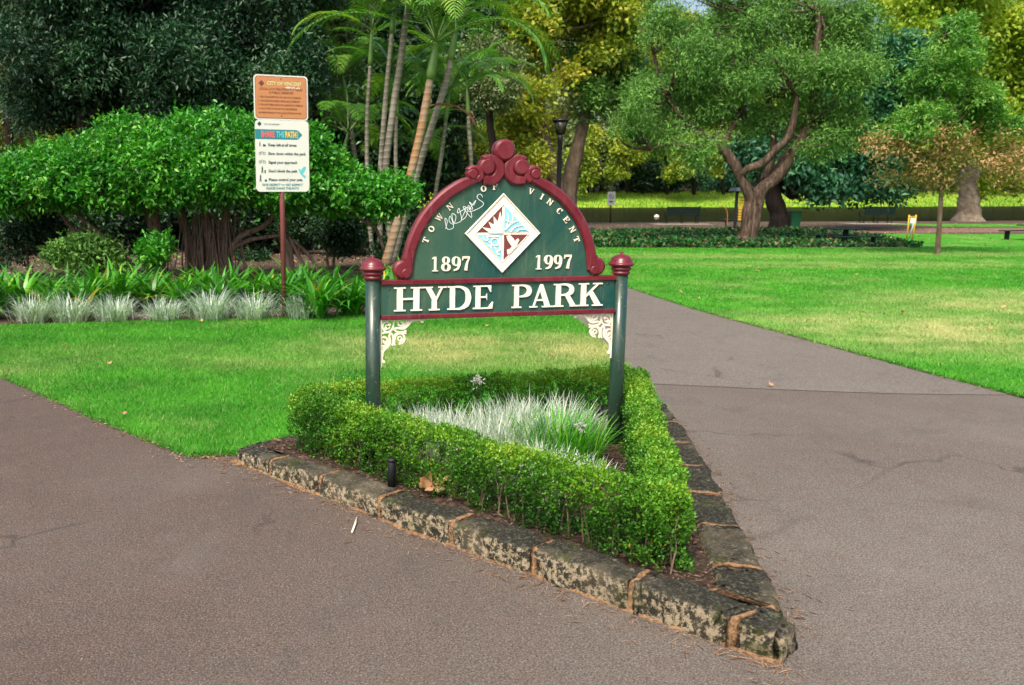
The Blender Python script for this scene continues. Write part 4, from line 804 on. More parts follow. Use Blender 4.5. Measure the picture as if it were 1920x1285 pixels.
def el(px, py, Y, rx, ry, dep): m = Y/F; return (tuple(at(px, py, Y)), (rx*m, dep, ry*m))
A_ = lambda *q: [tuple(at(*p)) for p in q]
# the big glossy shrub with hanging roots
Y = 17.0
E = [el(60, 340, Y, 68, 50, 1.1), el(130, 322, Y, 70, 50, 1.2), el(110, 345, Y-.4, 75, 40, 1.0), el(175, 318, Y-.3, 66, 52, 1.1), el(300, 320, Y-.6, 120, 52, 1.1), el(480, 290, Y-.2, 60, 58, 1.0), el(400, 325, Y-.6, 90, 50, 1.0), el(20, 365, Y-.2, 50, 30, .9), el(250, 292, Y, 95, 62, 1.3), el(360, 285, Y, 90, 62, 1.3), el(430, 270, Y-.2, 70, 56, 1.2), el(200, 355, Y-.4, 110, 30, 1.1), el(340, 352, Y-.5, 110, 32, 1.1), el(455, 325, Y-.4, 65, 56, 1.2)]
lm = []
for px, top in ((300, 270), (395, 380), (420, 425), (360, 330)): lm.append((A_((px+random.uniform(-8, 8), 512, Y), (px, 460, Y), ((px+top)/2, 420, Y), (top, 370, Y)), [.13, .10, .09, .05]))
lm += [(A_((165, 512, Y), (150, 455, Y), (125, 415, Y), (95, 375, Y)), [.06, .05, .045, .03]), (A_((250, 500, Y-.3), (205, 455, Y-.3), (160, 415, Y-.3), (120, 380, Y-.3)), [.055, .05, .04, .03]), (A_((285, 500, Y), (292, 460, Y), (290, 410, Y), (285, 370, Y)), [.13, .12, .10, .08]), (A_((240, 500, Y), (190, 455, Y), (150, 420, Y)), [.05, .045, .03]), (A_((425, 480, Y), (450, 445, Y), (500, 420, Y), (520, 380, Y)), [.07, .06, .05, .03]), (A_((430, 470, Y), (470, 450, Y), (540, 440, Y)), [.05, .045, .03])]
sh = tree('spreading_shrub', 'wide glossy bright green shrub with hanging roots, left of the pole sign', 'shrub', gp(390, 520, 0)*1.0 and tuple(Vector((at(370, 500, Y).x, Y, 0))), lm, E, M['root'], M['shrubleaf'], 8200, 13, .085, .115, .052, .1, .65, None, .03, 5, 2, shell=.3, lobes='mix')
mb = MB(); r_ = random.Random(8); bb = Vector(sh.location)
for i in range(95):
    px = r_.gauss(388, 27) if i < 75 else r_.uniform(300, 450); p = at(px, 395+r_.uniform(0, 25), Y+r_.uniform(-.3, .25)) - bb; q = p.copy(); q.x += r_.gauss(0, .12)*(1); q.z = 0
    m1 = p.lerp(q, .5) + Vector((r_.gauss(0, .05), r_.gauss(0, .03), 0)); mb.tube(smooth_path([p, m1, q], 5), interp([.008, .012, .02], 5), 5, .2, caps=False)
mb.build('hanging_roots', M['root'], sh, False)
E = [el(560, 300, Y, 60, 58, 1.1), el(540, 352, Y-.3, 66, 36, 1.0), el(640, 360, Y, 72, 38, 1.0), el(715, 368, Y, 56, 34, .8), el(600, 335, Y, 66, 42, 1.0)]
tree('spreading_shrub', 'glossy bright green shrub right of the pole sign, reaching to the palms', 'shrub', tuple(Vector((at(540, 500, Y).x, Y, 0))), [(A_((545, 515, Y), (540, 470, Y), (530, 430, Y), (550, 390, Y)), [.10, .09, .08, .05]), (A_((575, 510, Y), (555, 470, Y), (540, 440, Y)), [.05, .04, .03]), (A_((600, 512, Y), (580, 480, Y), (550, 450, Y)), [.04, .035, .03]), (A_((720, 470, Y), (705, 430, Y), (690, 420, Y), (660, 400, Y)), [.03, .03, .03, .02])], E, M['root'], M['shrubleaf'], 3600, 13, .075, .115, .055, .1, .45, None, .03, 5, 3, shell=.3, lobes='mix')
Y = 19.5
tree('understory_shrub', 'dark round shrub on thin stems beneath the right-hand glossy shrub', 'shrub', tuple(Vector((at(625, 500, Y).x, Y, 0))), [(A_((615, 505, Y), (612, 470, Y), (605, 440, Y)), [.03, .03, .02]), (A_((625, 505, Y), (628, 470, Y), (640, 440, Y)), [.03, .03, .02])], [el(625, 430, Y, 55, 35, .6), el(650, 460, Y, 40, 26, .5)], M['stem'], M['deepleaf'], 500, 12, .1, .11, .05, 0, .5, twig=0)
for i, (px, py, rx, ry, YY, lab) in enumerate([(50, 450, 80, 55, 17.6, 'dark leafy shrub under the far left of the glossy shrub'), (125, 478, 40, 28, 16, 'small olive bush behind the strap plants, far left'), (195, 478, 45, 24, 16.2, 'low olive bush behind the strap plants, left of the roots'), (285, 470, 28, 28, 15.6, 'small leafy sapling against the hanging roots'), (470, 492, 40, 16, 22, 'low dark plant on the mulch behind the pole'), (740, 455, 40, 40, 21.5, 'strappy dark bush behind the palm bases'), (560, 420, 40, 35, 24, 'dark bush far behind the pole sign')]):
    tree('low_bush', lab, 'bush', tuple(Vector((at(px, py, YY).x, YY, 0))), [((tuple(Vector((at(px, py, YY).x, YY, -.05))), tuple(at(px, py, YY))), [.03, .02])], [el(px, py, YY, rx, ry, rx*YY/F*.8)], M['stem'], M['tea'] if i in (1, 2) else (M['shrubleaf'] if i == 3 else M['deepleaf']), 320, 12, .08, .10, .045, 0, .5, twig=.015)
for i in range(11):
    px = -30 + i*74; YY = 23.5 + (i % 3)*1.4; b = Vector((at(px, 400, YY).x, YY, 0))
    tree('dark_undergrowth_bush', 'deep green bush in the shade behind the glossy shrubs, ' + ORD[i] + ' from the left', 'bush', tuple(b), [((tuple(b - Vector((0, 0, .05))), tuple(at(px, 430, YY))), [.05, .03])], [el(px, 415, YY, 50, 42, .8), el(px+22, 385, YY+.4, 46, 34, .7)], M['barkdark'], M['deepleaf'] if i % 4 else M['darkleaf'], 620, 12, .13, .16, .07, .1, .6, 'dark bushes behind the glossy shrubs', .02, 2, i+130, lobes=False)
# dark trees behind
Y = 25.0
DARK = [('large dense dark blue-green tree at the far left behind the glossy shrub', (150, 500), [(80, 60, 150, 150), (230, 60, 140, 140), (180, 150, 150, 100), (60, 190, 100, 60), (280, -60, 150, 120), (90, -100, 160, 120)], 25),
        ('dense dark blue-green tree with bare lower trunk behind the pole sign', (437, 500), [(400, 60, 120, 130), (510, 80, 90, 130), (450, 160, 110, 60), (360, -60, 140, 120), (530, -70, 110, 120), (330, 170, 100, 60)], 26)]
for i, (lab, (bx_, by_), es, YY) in enumerate(DARK):
    b = Vector((at(bx_, 400, YY).x, YY, 0)); E = [el(x, y, YY + random.uniform(-1, 1), rx, ry, 2.2) for x, y, rx, ry in es]
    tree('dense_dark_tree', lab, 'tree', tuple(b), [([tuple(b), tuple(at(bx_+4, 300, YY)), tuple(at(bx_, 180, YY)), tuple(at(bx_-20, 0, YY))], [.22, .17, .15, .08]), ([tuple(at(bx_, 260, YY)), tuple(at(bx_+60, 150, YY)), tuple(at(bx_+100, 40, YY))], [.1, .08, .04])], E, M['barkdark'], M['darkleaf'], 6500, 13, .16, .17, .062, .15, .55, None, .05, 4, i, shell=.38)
BG = [ # px centre, depth, list of ellipsoids, leaf material, label
 (20, 31, [(20, 60, 90, 200), (-40, 200, 100, 120), (60, -80, 120, 100)], 'oliveleaf', 'dull olive tree at the extreme top left corner'),
 (130, 36, [(120, 240, 110, 60), (200, 250, 60, 40), (60, 250, 70, 40)], 'plane', 'yellowing shrub glimpsed between the dark tree and the glossy shrub'),
 (600, 29, [(598, 60, 55, 90), (610, 130, 45, 80), (580, -40, 70, 80), (630, 20, 40, 70)], 'oliveleaf', 'pale olive tree between the dark tree and the palms'),
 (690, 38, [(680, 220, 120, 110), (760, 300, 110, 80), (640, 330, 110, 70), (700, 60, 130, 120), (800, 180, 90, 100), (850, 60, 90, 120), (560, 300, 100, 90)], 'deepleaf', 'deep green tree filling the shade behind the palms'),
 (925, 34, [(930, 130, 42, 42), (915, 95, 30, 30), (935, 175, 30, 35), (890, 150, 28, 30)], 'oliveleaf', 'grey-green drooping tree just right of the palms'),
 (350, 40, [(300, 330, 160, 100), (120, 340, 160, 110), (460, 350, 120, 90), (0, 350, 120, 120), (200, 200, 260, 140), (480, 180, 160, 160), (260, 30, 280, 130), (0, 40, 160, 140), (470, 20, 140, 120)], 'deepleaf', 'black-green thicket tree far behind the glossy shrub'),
 (860, 44, [(850, 330, 70, 60), (900, 310, 70, 60), (980, 300, 60, 50), (820, 260, 60, 60)], 'plane', 'yellow-leaved low tree behind the left side of the arch')]
for i, (px, YY, es, lf, lab) in enumerate(BG):
    b = Vector((at(px, 400, YY).x, YY, 0)); E = [el(x, y, YY + random.uniform(-1.2, 1.2), rx, ry, 2.0) for x, y, rx, ry in es]
    sc = {'plane': .26, 'oliveleaf': .16, 'deepleaf': .3}[lf]
    tree('background_tree', lab, 'tree', tuple(b), [([tuple(b), tuple(at(px+6, 330, YY)), tuple(at(px-8, 200, YY)), tuple(at(px+5, 60, YY))], [.2, .16, .13, .06])], E, M['barkdark'], M[lf], 4200 if lf == 'deepleaf' else 1500, 12, .22, sc, sc*.45, .2, .6, 'background trees around the clearing', .05, 3, i+20, lobes=lf != 'deepleaf')
# palms
def frond(parent, origin, az, elv, length, sag, nleaf=34, mat='palmleaf', ll=.55, lw=.035, tb=.4):
    o = Vector(origin); h = Vector((math.cos(az), math.sin(az), 0)); pts = []; c = o.copy(); th = elv; N = 14
    for i in range(N+1): pts.append(c.copy()); c = c + (h*math.cos(th) + Vector((0,0,1))*math.sin(th))*(length/N); th -= sag/N*(.4+1.2*i/N)
    pa = np.array([tuple(p) for p in pts]); t = np.repeat(np.linspace(.14, .99, nleaf), 2); k = len(t)
    P = np.stack([np.interp(t*N, range(N+1), pa[:,j]) for j in range(3)], 1); T = nrm(np.stack([np.interp(np.minimum(t*N+.5, N), range(N+1), pa[:,j]) - np.interp(np.maximum(t*N-.5, 0), range(N+1), pa[:,j]) for j in range(3)], 1))
    side = np.tile([1., -1.], nleaf)[:,None]; sv = np.array([-math.sin(az), math.cos(az), 0])
    D = nrm(sv*side*1.0 + T*(.55 + .6*t[:,None]) + np.array([0, 0, .12]) + rng.normal(0, .06, (k, 3))); Ls = ll*np.sin(np.clip(t*.95+.12, 0, 1)*PI)**.5*rng.uniform(.85, 1.05, k)
    V = []; st = (Ls/3)[:,None]; c = P.copy(); S = nrm(np.cross(D, np.array([0, 0, 1.]) + T*.4)); dd = D.copy()
    for q in range(4):
        wv = lw*.5*(1, 1, .75, .05)[q]; V += [c-S*wv, c+S*wv]; c = c + dd*st; dd = nrm(dd + np.array([0, 0, -.28]))
    V = np.stack(V, 1).reshape(-1, 3); b = np.arange(k)[:,None]*8; Fs = np.concatenate([b+[2*q, 2*q+1, 2*q+3, 2*q+2] for q in range(3)], 1).reshape(-1, 4)
    tn = np.clip(rng.random(k)*.5 + tb*.6, 0, 1); f = fast_mesh('frond', V, Fs, 4, M[mat], parent, np.repeat(tn, 8))
    mb = MB(); mb.tube(pts, [.02*(1-.85*i/N) for i in range(N+1)], 5, caps=False); mb.build('rachis', M['crownshaft'] if mat == 'palmleaf' else M['root'], f, False)
    return f
def palm(px_list, Y, r0, label, bark='palmgrey', nf=9, fl=2.6, top=None, group='slender palms behind the shrubs'):
    pts = A_(*[(x, y, Y) for x, y in px_list]); b = Vector(pts[0]); b.z = 0; pts[0] = tuple(b); t = empty('palm_tree', tuple(b), 0, label, 'palm', group)
    q = [Vector(p)-b for p in pts]; mb = MB(); limb(mb, q, [r0*1.25] + [r0]*(len(q)-2) + [r0*.8], 12, 8, .03); mb.build('trunk', M[bark], t, False)
    e = q[-1]; dr = (q[-1]-q[-2]).normalized(); shaft = e + dr*.75
    MB().tube([e - dr*.05, e+dr*.1, e+dr*.45, shaft], [r0*.85, r0*1.15, r0*.9, r0*.5], 12).build('crownshaft', M['crownshaft'], t, False)
    for i in range(nf):
        az = 2*PI*i/nf + random.uniform(-.3, .3); frond(t, shaft, az, R(random.uniform(25, 78)), fl*random.uniform(.8, 1.15), random.uniform(1.5, 2.7), tb=random.uniform(.1, 1))
    return t, shaft, q
Y = 21.0
palm([(700, 490), (690, 380), (688, 240), (694, 120)], Y+1.0, .050, 'thin straight grey palm, leftmost of the palm clump', 'palmgrey', 6, 2.3)
palm([(715, 490), (712, 350), (722, 200), (735, 60)], Y+.6, .060, 'second palm from the left, pale slim trunk leaning right', 'palmgrey', 8, 2.4)
palm([(742, 490), (722, 350), (738, 200), (752, 110), (764, 10)], Y+.2, .078, 'thick grey palm in the middle of the clump', 'palmgrey', 9, 2.6)
mainp, shaft, qq = palm([(722, 495), (760, 365), (786, 260), (798, 200), (807, 146)], Y-.6, .092, 'orange-tinged ringed palm leaning right, the brightest of the clump', 'palmorange', 15, 3.9)
palm([(735, 495), (775, 350), (812, 230), (838, 150), (845, 110)], Y-.1, .075, 'slender greenish palm close behind the orange-tinged one', 'palmgrey', 8, 2.5)
palm([(640, 480), (640, 420), (630, 340), (640, 300)], 25, .06, 'short dark palm in the shade behind the white plate', 'palmgrey', 12, 2.4)
palm([(770, 480), (775, 430), (770, 360), (775, 330)], 25.5, .06, 'short palm in the shade behind the left end of the arch', 'palmgrey', 12, 2.2)
palm([(665, 470), (668, 330), (655, 220), (650, 190)], 27, .07, 'dark-fronded palm left of the clump, in deep shade', 'palmgrey', 13, 2.6)
palm([(880, 430), (884, 330), (880, 250), (878, 215)], 27, .06, 'low bright-fronded palm behind the top of the arch', 'palmgrey', 13, 2.3)
palm([(752, 480), (748, 400), (742, 300), (744, 215)], Y+2.2, .05, 'short palm whose crown sits between the taller grey trunks', 'palmgrey', 13, 2.3)
palm([(812, 470), (815, 380), (828, 290), (836, 225)], Y+2.6, .05, 'short palm with crown right of the orange-tinged trunk', 'palmgrey', 13, 2.3)
for az, l in ((R(-12), 1.35),): frond(mainp, tuple(qq[-2]*.35 + qq[-1]*.65 if False else qq[-2]), az, R(10), l, 1.7, 34, 'deadpalm', .42, .03)
# plane tree behind the lamp (two trunks) and its grey-green neighbour
Y = 45.0
b = tuple(Vector((at(1040, 400, Y).x, Y, 0)))
E = [el(1010, 120, Y, 70, 80, 2.5), el(960, 260, Y, 40, 55, 1.5), el(1000, 40, Y, 90, 80, 3), el(1090, 20, Y, 90, 70, 3), el(1150, 60, Y, 70, 60, 2.5), el(985, 180, Y-1, 60, 60, 2), el(1080, -60, Y, 130, 80, 3), el(960, 330, Y, 40, 30, 1), el(1000, 290, Y+1, 50, 40, 1.5)]
tree('plane_tree', 'yellowing plane tree with leaning left trunk beside the lamp post', 'tree', b, [([b, tuple(at(1040, 350, Y)), tuple(at(1018, 270, Y)), tuple(at(985, 210, Y)), tuple(at(960, 130, Y))], [.5, .42, .33, .25, .12]), ([tuple(at(1030, 320, Y)), tuple(at(1012, 180, Y)), tuple(at(1008, 60, Y))], [.3, .2, .1])], E, M['barkbrown'], M['plane'], 3000, 13, .24, .27, .17, .2, .6, None, .08, 4, 5)
b = tuple(Vector((at(1065, 400, Y+1).x, Y+1, 0)))
E = [el(1130, 130, Y+1, 85, 42, 2), el(1190, 170, Y+1, 70, 50, 2), el(1110, 180, Y+1, 55, 45, 1.6), el(1170, 120, Y+1, 60, 40, 2)]
tree('leaning_tree', 'grey-green tree whose trunk leans right of the lamp post', 'tree', b, [([b, tuple(at(1066, 350, Y+1)), tuple(at(1085, 270, Y+1)), tuple(at(1102, 190, Y+1)), tuple(at(1110, 120, Y+1)), tuple(at(1112, 20, Y+1))], [.5, .42, .32, .26, .2, .15]), ([tuple(at(1095, 215, Y+1)), tuple(at(1140, 185, Y+1)), tuple(at(1180, 175, Y+1))], [.12, .09, .05])], E, M['barkbrown'], M['tea'], 1600, 13, .22, .24, .08, .1, .5, None, .06, 4, 6)
# the forked tree on the lawn edge
Y = 28.3; b = Vector((at(1400, 400, Y).x, Y, 0)); T_ = lambda *q: [tuple(at(x, y, Y + (z_ if z_ else 0))) for x, y, z_ in q]
lm = [([tuple(b + Vector((-.02, 0, -.1))), tuple(b + Vector((-.02, 0, .18))), tuple(at(1398, 440, Y)), tuple(at(1402, 405, Y)), tuple(at(1408, 374, Y))], [.42, .27, .21, .19, .17]),
      ([tuple(b + Vector((.16, .1, -.1))), tuple(at(1409, 440, Y)), tuple(at(1416, 400, Y)), tuple(at(1424, 362, Y))], [.30, .20, .20, .20]),
      (T_((1404, 395, 0), (1407, 374, 0), (1389, 335, 0), (1369, 297, 0), (1346, 268, 0), (1338, 262, 0)), [.18, .17, .155, .16, .15, .12]),
      (T_((1338, 262, 0), (1352, 235, .3), (1350, 190, .4)), [.10, .06, .03]), (T_((1345, 268, 0), (1310, 272, -.2), (1260, 270, -.4), (1220, 280, -.5)), [.11, .08, .05, .03]),
      (T_((1345, 268, 0), (1300, 240, .4), (1250, 180, .6), (1225, 100, .8)), [.12, .10, .08, .05]),
      (T_((1418, 385, 0), (1426, 358, 0), (1452, 335, 0), (1475, 301, 0), (1493, 274, 0), (1515, 235, 0), (1530, 150, 0), (1535, 20, 0)), [.20, .21, .21, .21, .19, .15, .12, .08]),
      (T_((1388, 330, 0), (1402, 318, -.2), (1430, 306, -.3), (1454, 281, -.4), (1482, 250, -.5), (1495, 180, -.5)), [.10, .12, .13, .12, .11, .06]),
      (T_((1500, 275, 0), (1560, 190, .4), (1590, 110, .6)), [.14, .10, .05]), (T_((1430, 345, .2), (1450, 280, .3), (1440, 180, .3), (1420, 60, .3)), [.14, .10, .08, .05]), (T_((1352, 275, 0), (1390, 200, .4), (1400, 120, .5), (1395, 20, .5)), [.10, .08, .06, .04])]
E = []
for x, y, rx, ry in ((1240, 250, 62, 45), (1200, 190, 55, 45), (1290, 210, 75, 55), (1350, 140, 80, 60), (1300, 110, 60, 50), (1260, 60, 70, 50), (1380, 60, 90, 60), (1450, 130, 80, 60), (1520, 60, 90, 70), (1560, 150, 75, 60), (1470, 210, 70, 50), (1570, 220, 65, 45), (1330, -10, 110, 60), (1480, -20, 120, 60), (1600, 60, 60, 60), (1400, 230, 55, 40), (1180, 240, 35, 35), (1300, 290, 50, 30), (1545, 270, 50, 30), (1610, 140, 40, 50)):
    E.append(el(x, y, Y + random.uniform(-.9, 1.2), rx, ry, 1.3))
tree('forked_tree', 'large grey-green tree with a forked shaggy trunk at the lawn edge', 'tree', tuple(b), lm, E, M['bark'], M['tea'], 5600, 14, .15, .16, .035, .3, .35, None, .06, 6, 9, shell=.5)
# dark-trunked tree behind it
Y = 39.5; b = Vector((at(1460, 400, Y).x, Y, 0))
E = [el(x, y, Y + random.uniform(0, 2), rx, ry, 2) for x, y, rx, ry in ((1600, 290, 80, 50), (1660, 330, 60, 35), (1560, 300, 60, 50), (1650, 250, 70, 60), (1500, 310, 50, 50), (1620, 170, 90, 80), (1700, 200, 60, 60), (1540, 350, 40, 25), (1625, 350, 50, 22), (1450, 290, 60, 40), (1700, 130, 70, 60))]
tree('dark_trunk_tree', 'black-trunked tree with a low crooked branch behind the forked tree', 'tree', tuple(b), [([tuple(b + Vector((.1, 0, -.1))), tuple(at(1460, 405, Y)), tuple(at(1449, 360, Y)), tuple(at(1462, 310, Y)), tuple(at(1500, 230, Y))], [.52, .40, .33, .30, .2]), (A_((1455, 352, Y), (1466, 352, Y), (1488, 369, Y), (1498, 352, Y), (1520, 338, Y), (1550, 330, Y)), [.2, .17, .15, .12, .10, .06])], E, M['barkblack'], M['blueleaf'], 3400, 13, .26, .30, .15, .2, .6, None, .08, 3, 12)
# young tree on the lawn
Y = 24.1; b = Vector((at(1758, 478, Y).x, Y, 0))
lm = [([tuple(b + Vector((0, 0, -.05))), tuple(at(1761, 420, Y)), tuple(at(1765, 350, Y)), tuple(at(1768, 250, Y)), tuple(at(1775, 60, Y))], [.075, .06, .055, .045, .015]), (T_((1765, 355, 0), (1780, 345, -.2), (1830, 320, -.4)), [.03, .025, .01])]
up_ = [el(x, y, Y + random.uniform(-.5, .5), rx, ry, .9) for x, y, rx, ry in ((1770, 230, 90, 30), (1720, 215, 60, 20), (1790, 170, 80, 35), (1740, 160, 50, 25), (1775, 110, 60, 35), (1830, 215, 60, 25), (1780, 70, 40, 30), (1690, 250, 55, 14), (1860, 240, 50, 18))]
t_ = tree('young_tree', 'slender young tree on the lawn, green above and rusty below', 'tree', tuple(b), lm, up_, M['barkbrown'], M['young'], 1350, 12, .085, .14, .05, .1, .5, None, .02, 4, 14)
lo = [el(x, y + random.uniform(-8, 8), Y + random.uniform(-.9, .9), rx*.95, ry*1.45, 1.1) for x, y, rx, ry in ((1690, 282, 60, 13), (1648, 272, 34, 8), (1740, 302, 60, 18), (1812, 298, 65, 17), (1862, 315, 50, 13), (1765, 338, 50, 14), (1905, 328, 36, 9), (1682, 322, 32, 9), (1885, 285, 44, 10), (1725, 332, 30, 12), (1770, 268, 80, 12), (1700, 262, 50, 10), (1850, 262, 60, 12), (1900, 300, 40, 20))]
P, d, ct = crown_pts([((Vector(c)-b), r) for c, r in lo], 760, 8, .13); n = len(P); hz = P[:,2]; gr = rng.random(n)
leaves('lower_crown', P, d*.6 + rng.normal(0, .7, (n, 3)) - np.array([0, 0, .15]), .12*rng.uniform(.6, 1.2, n), .055, np.clip(ct*.5+.5*rng.random(n), 0, 1), M['rust'], t_)
# big plane at the right, by the lake
Y = 53.5; b = Vector((at(1815, 415, Y).x, Y, 0))
E = [el(x, y, Y + random.uniform(-2, 2), rx, ry, 3) for x, y, rx, ry in ((1720, 60, 90, 60), (1850, 60, 90, 70), (1900, 180, 60, 90), (1780, 130, 90, 60), (1900, 270, 50, 60), (1680, 120, 60, 50), (1800, -40, 150, 70), (1930, 60, 70, 120), (1840, 230, 70, 60), (1900, 330, 60, 25), (1840, 340, 60, 20))]
tree('plane_tree', 'massive pale mottled plane tree trunk by the lake with yellow-green crown', 'tree', tuple(b), [([tuple(b + Vector((0, 0, -.2))), tuple(at(1815, 400, Y)), tuple(at(1816, 370, Y)), tuple(at(1818, 330, Y)), tuple(at(1840, 230, Y)), tuple(at(1870, 60, Y))], [1.05, .66, .56, .55, .4, .2]), ([tuple(at(1818, 320, Y)), tuple(at(1790, 200, Y)), tuple(at(1750, 60, Y))], [.4, .3, .12])], E, M['barkplane'], M['planegreen'], 4200, 13, .3, .30, .2, .2, .6, None, .1, 4, 16)
# woods beyond the lake
FAR = []
rr = random.Random(11)
for i in range(17):
    px = 740 + i*78; YY = rr.uniform(124, 140); lf = ('planegreen', 'plane', 'tea', 'planegreen', 'plane', 'oliveleaf')[i % 6]
    es = [(px + rr.uniform(-30, 30), 250 + rr.uniform(-20, 20), 80, 60), (px + rr.uniform(-40, 40), 150 + rr.uniform(-20, 20), 90, 70), (px + rr.uniform(-40, 40), 65 + rr.uniform(-20, 20), 70, 50), (px + rr.uniform(-30, 30), 285 + rr.uniform(-15, 10), 60, 30)]
    if rr.random() < .5: es.append((px, -15, 60, 35))
    b = Vector((at(px, 350, YY).x, YY, 1.7)); E = [el(x, y, YY + rr.uniform(-3, 3), rx, ry, 5) for x, y, rx, ry in es]
    col_ = {'planegreen': 'yellow-green', 'plane': 'golden-yellow', 'tea': 'grey-green', 'oliveleaf': 'dull olive'}[lf]
    tree('far_tree', f'{col_} tree beyond the lake, {ORD[i]} from the left along the far bank', 'tree', tuple(b), [([tuple(b), tuple(at(px + rr.uniform(-6, 6), 290, YY)), tuple(at(px + rr.uniform(-20, 20), 150, YY)), tuple(at(px + rr.uniform(-20, 20), 20, YY))], [.55, .42, .32, .15])], E, M['barkbrown'], M[lf], 1500, 12, .6, .52, .34, .2, .6, 'trees beyond the lake', .15, 3, i+40)
for i in range(15):
    px = 760 + i*86 + rr.uniform(-15, 15); YY = shore_far(at(px, 350, 122).x) + 12; b = Vector((at(px, 350, YY).x, YY, 1.4))
    lf = ('deepleaf', 'deepleaf', 'blueleaf', 'deepleaf', 'oliveleaf')[i % 5]; hh = rr.uniform(14, 24)  # mostly very dark leaves: shade under the far trees put into their colour
    tree('bankside_shrub', f'{ {"deepleaf": "dark green", "plane": "yellow", "oliveleaf": "dull olive", "blueleaf": "blue-green"}[lf] } shrub on the far bank, {ORD[i]} from the left', 'shrub', tuple(b), [([tuple(b), tuple(at(px, 340, YY))], [.1, .06])], [el(px, 338, YY, 46, hh, 2.5), el(px+25, 330, YY+3, 40, hh, 2.5)], M['barkdark'], M[lf], 420, 12, .4, .5, .25, .2, .6, 'shrubs along the far bank', .06, 3, i+70)
# hanging golden branches low over the far bank
for i, (px, py, rx, ry) in enumerate([(1165, 290, 30, 60), (1290, 300, 36, 55), (1240, 270, 40, 40), (1090, 300, 30, 60), (1345, 290, 30, 50), (900, 320, 40, 40)]):
    YY = 115; b = Vector((at(px+12, 350, YY+7).x, YY+7, 1.3))
    tree('golden_tree', f'drooping golden tree at the far water edge, {ORD[i]} of its kind built up the bank' if False else 'drooping golden tree across the lake ' + ('below the branch of the leaning tree', 'above the left bench', 'between the sign arch and left bench', 'just right of the lamp post', 'left of the forked trunk', 'behind the ball on top of the arch')[i], 'tree', tuple(b), [([tuple(b), tuple(at(px+8, 300, YY+5)), tuple(at(px, 250, YY+2))], [.25, .18, .1])], [el(px, py, YY, rx, ry, 2), el(px+14, py-30, YY+2, rx, ry*.7, 2)], M['barkdark'], M['plane'], 620, 12, .3, .42, .3, .7, .6, 'golden trees at the far water edge', .06, 3, i+90, tb=-.08)
# bank grass
n = 16000; x = rng.uniform(-10, 100, n); sf_ = np.array([shore_far(float(v)) for v in x]); y = sf_ + rng.uniform(-.8, 15, n)**1.0; z = np.interp(y-sf_, [-1, 0, 9, 16], [-.3, -.14, 1.35, 1.9])
P = np.stack([x, y, z], 1); q = rng.random(n)*.5 + .5*np.clip((y-sf_)/9, 0, 1)*rng.random(n) + .2*np.array([noise.noise(Vector((float(a)*.15, float(b_)*.3, 0))) for a, b_ in zip(x, y)])
tag(blades('bank_grass', P, rng.uniform(0, 2*PI, n), rng.uniform(.2, .42, n), .09, .8, np.clip(q, 0, 1), M['bankgrass'], None, 2), 'long yellow-green grass on the bank beyond the lake', 'grass', None, 'stuff')
# ivy bed
IVY = [(5.2, 30.5), (6.4, 27.0), (11, 26.7), (16.0, 27.0), (17.2, 33), (18.0, 36.9), (7.2, 36.4)]
x, y = scatter(IVY, (5, 18.5, 26.5, 37), 42000); n = len(x); hgt = .10 + .09*np.array([noise.noise(Vector((float(a)*.9, float(b_)*.9, 0))) for a, b_ in zip(x, y)])
P = np.stack([x, y, .03 + np.abs(hgt)*rng.random(n)*1.6], 1); tag(leaves('ivy_cover', P, rng.normal(size=(n, 3)) + [0, -.2, .2], rng.uniform(.08, .15, n), rng.uniform(.07, .12, n), rng.random(n), M['ivy'], None, .8), 'dark ivy ground cover with fallen leaves under the forked tree', 'ground cover', None, 'stuff')
# leaf litter on the mulch and lakeside
n = 2600; x = rng.uniform(-9, .5, n); y = rng.uniform(14.5, 27, n); P = np.stack([x, y, rng.uniform(.015, .04, n)], 1)
n2 = 2600; x2 = rng.uniform(6, 40, n2); y2 = rng.uniform(27.5, 49, n2); P = np.concatenate([P, np.stack([x2, y2, rng.uniform(.03, .05, n2)], 1)]); n = len(P)
tag(leaves('dead_leaf_litter', P, rng.normal(size=(n, 3))*[1, 1, .2], rng.uniform(.05, .10, n), rng.uniform(.03, .05, n), rng.random(n), M['needle'], None, 1.5), 'dead leaves strewn over mulch and lakeside ground', 'litter', None, 'stuff')
# ------------------------------------------------------------------ furniture in the distance
def bench(loc, rz, label):
    t = empty('park_bench', loc, rz, label, 'bench', 'dark green benches facing the lake')
    mb = MB()
    for i in range(5): mb.box((0, -.20+i*.10, .45), (1.75, .075, .03))
    mb.build('seat', M['bench'], t)
    Rm = Matrix.Rotation(R(14), 3, 'X'); mb = MB()
    for s_ in (-1, 1):
        for i in range(5): mb.box((s_*.44, -.27-.025*i, .52+i*.085), (.84, .02, .075), Rm)
    mb.build('backrest', M['bench'], t)
    for s_ in (-.8, 0, .8):
        mb = MB(); mb.tube([(s_, .18, 0), (s_, .16, .45)], .022, 6).tube([(s_, -.22, 0), (s_, -.20, .45), (s_, -.36, .92)], .022, 6).tube([(s_, -.24, .05), (s_, .2, .05)], .018, 6); mb.build('leg', M['bench'], t)
    for s_ in (-.86, .86): MB().tube([(s_, -.27, .66), (s_, .14, .66), (s_, .17, .45)], .02, 6).build('armrest', M['bench'], t)
b = gp(1277, 420); bench((b.x, b.y, 0), R(-2), 'dark green two-panel bench at the lakeside, left of the forked tree')
b = gp(1641, 419); bench((b.x, b.y, 0), R(6), 'dark green two-panel bench at the lakeside, left of the young tree')
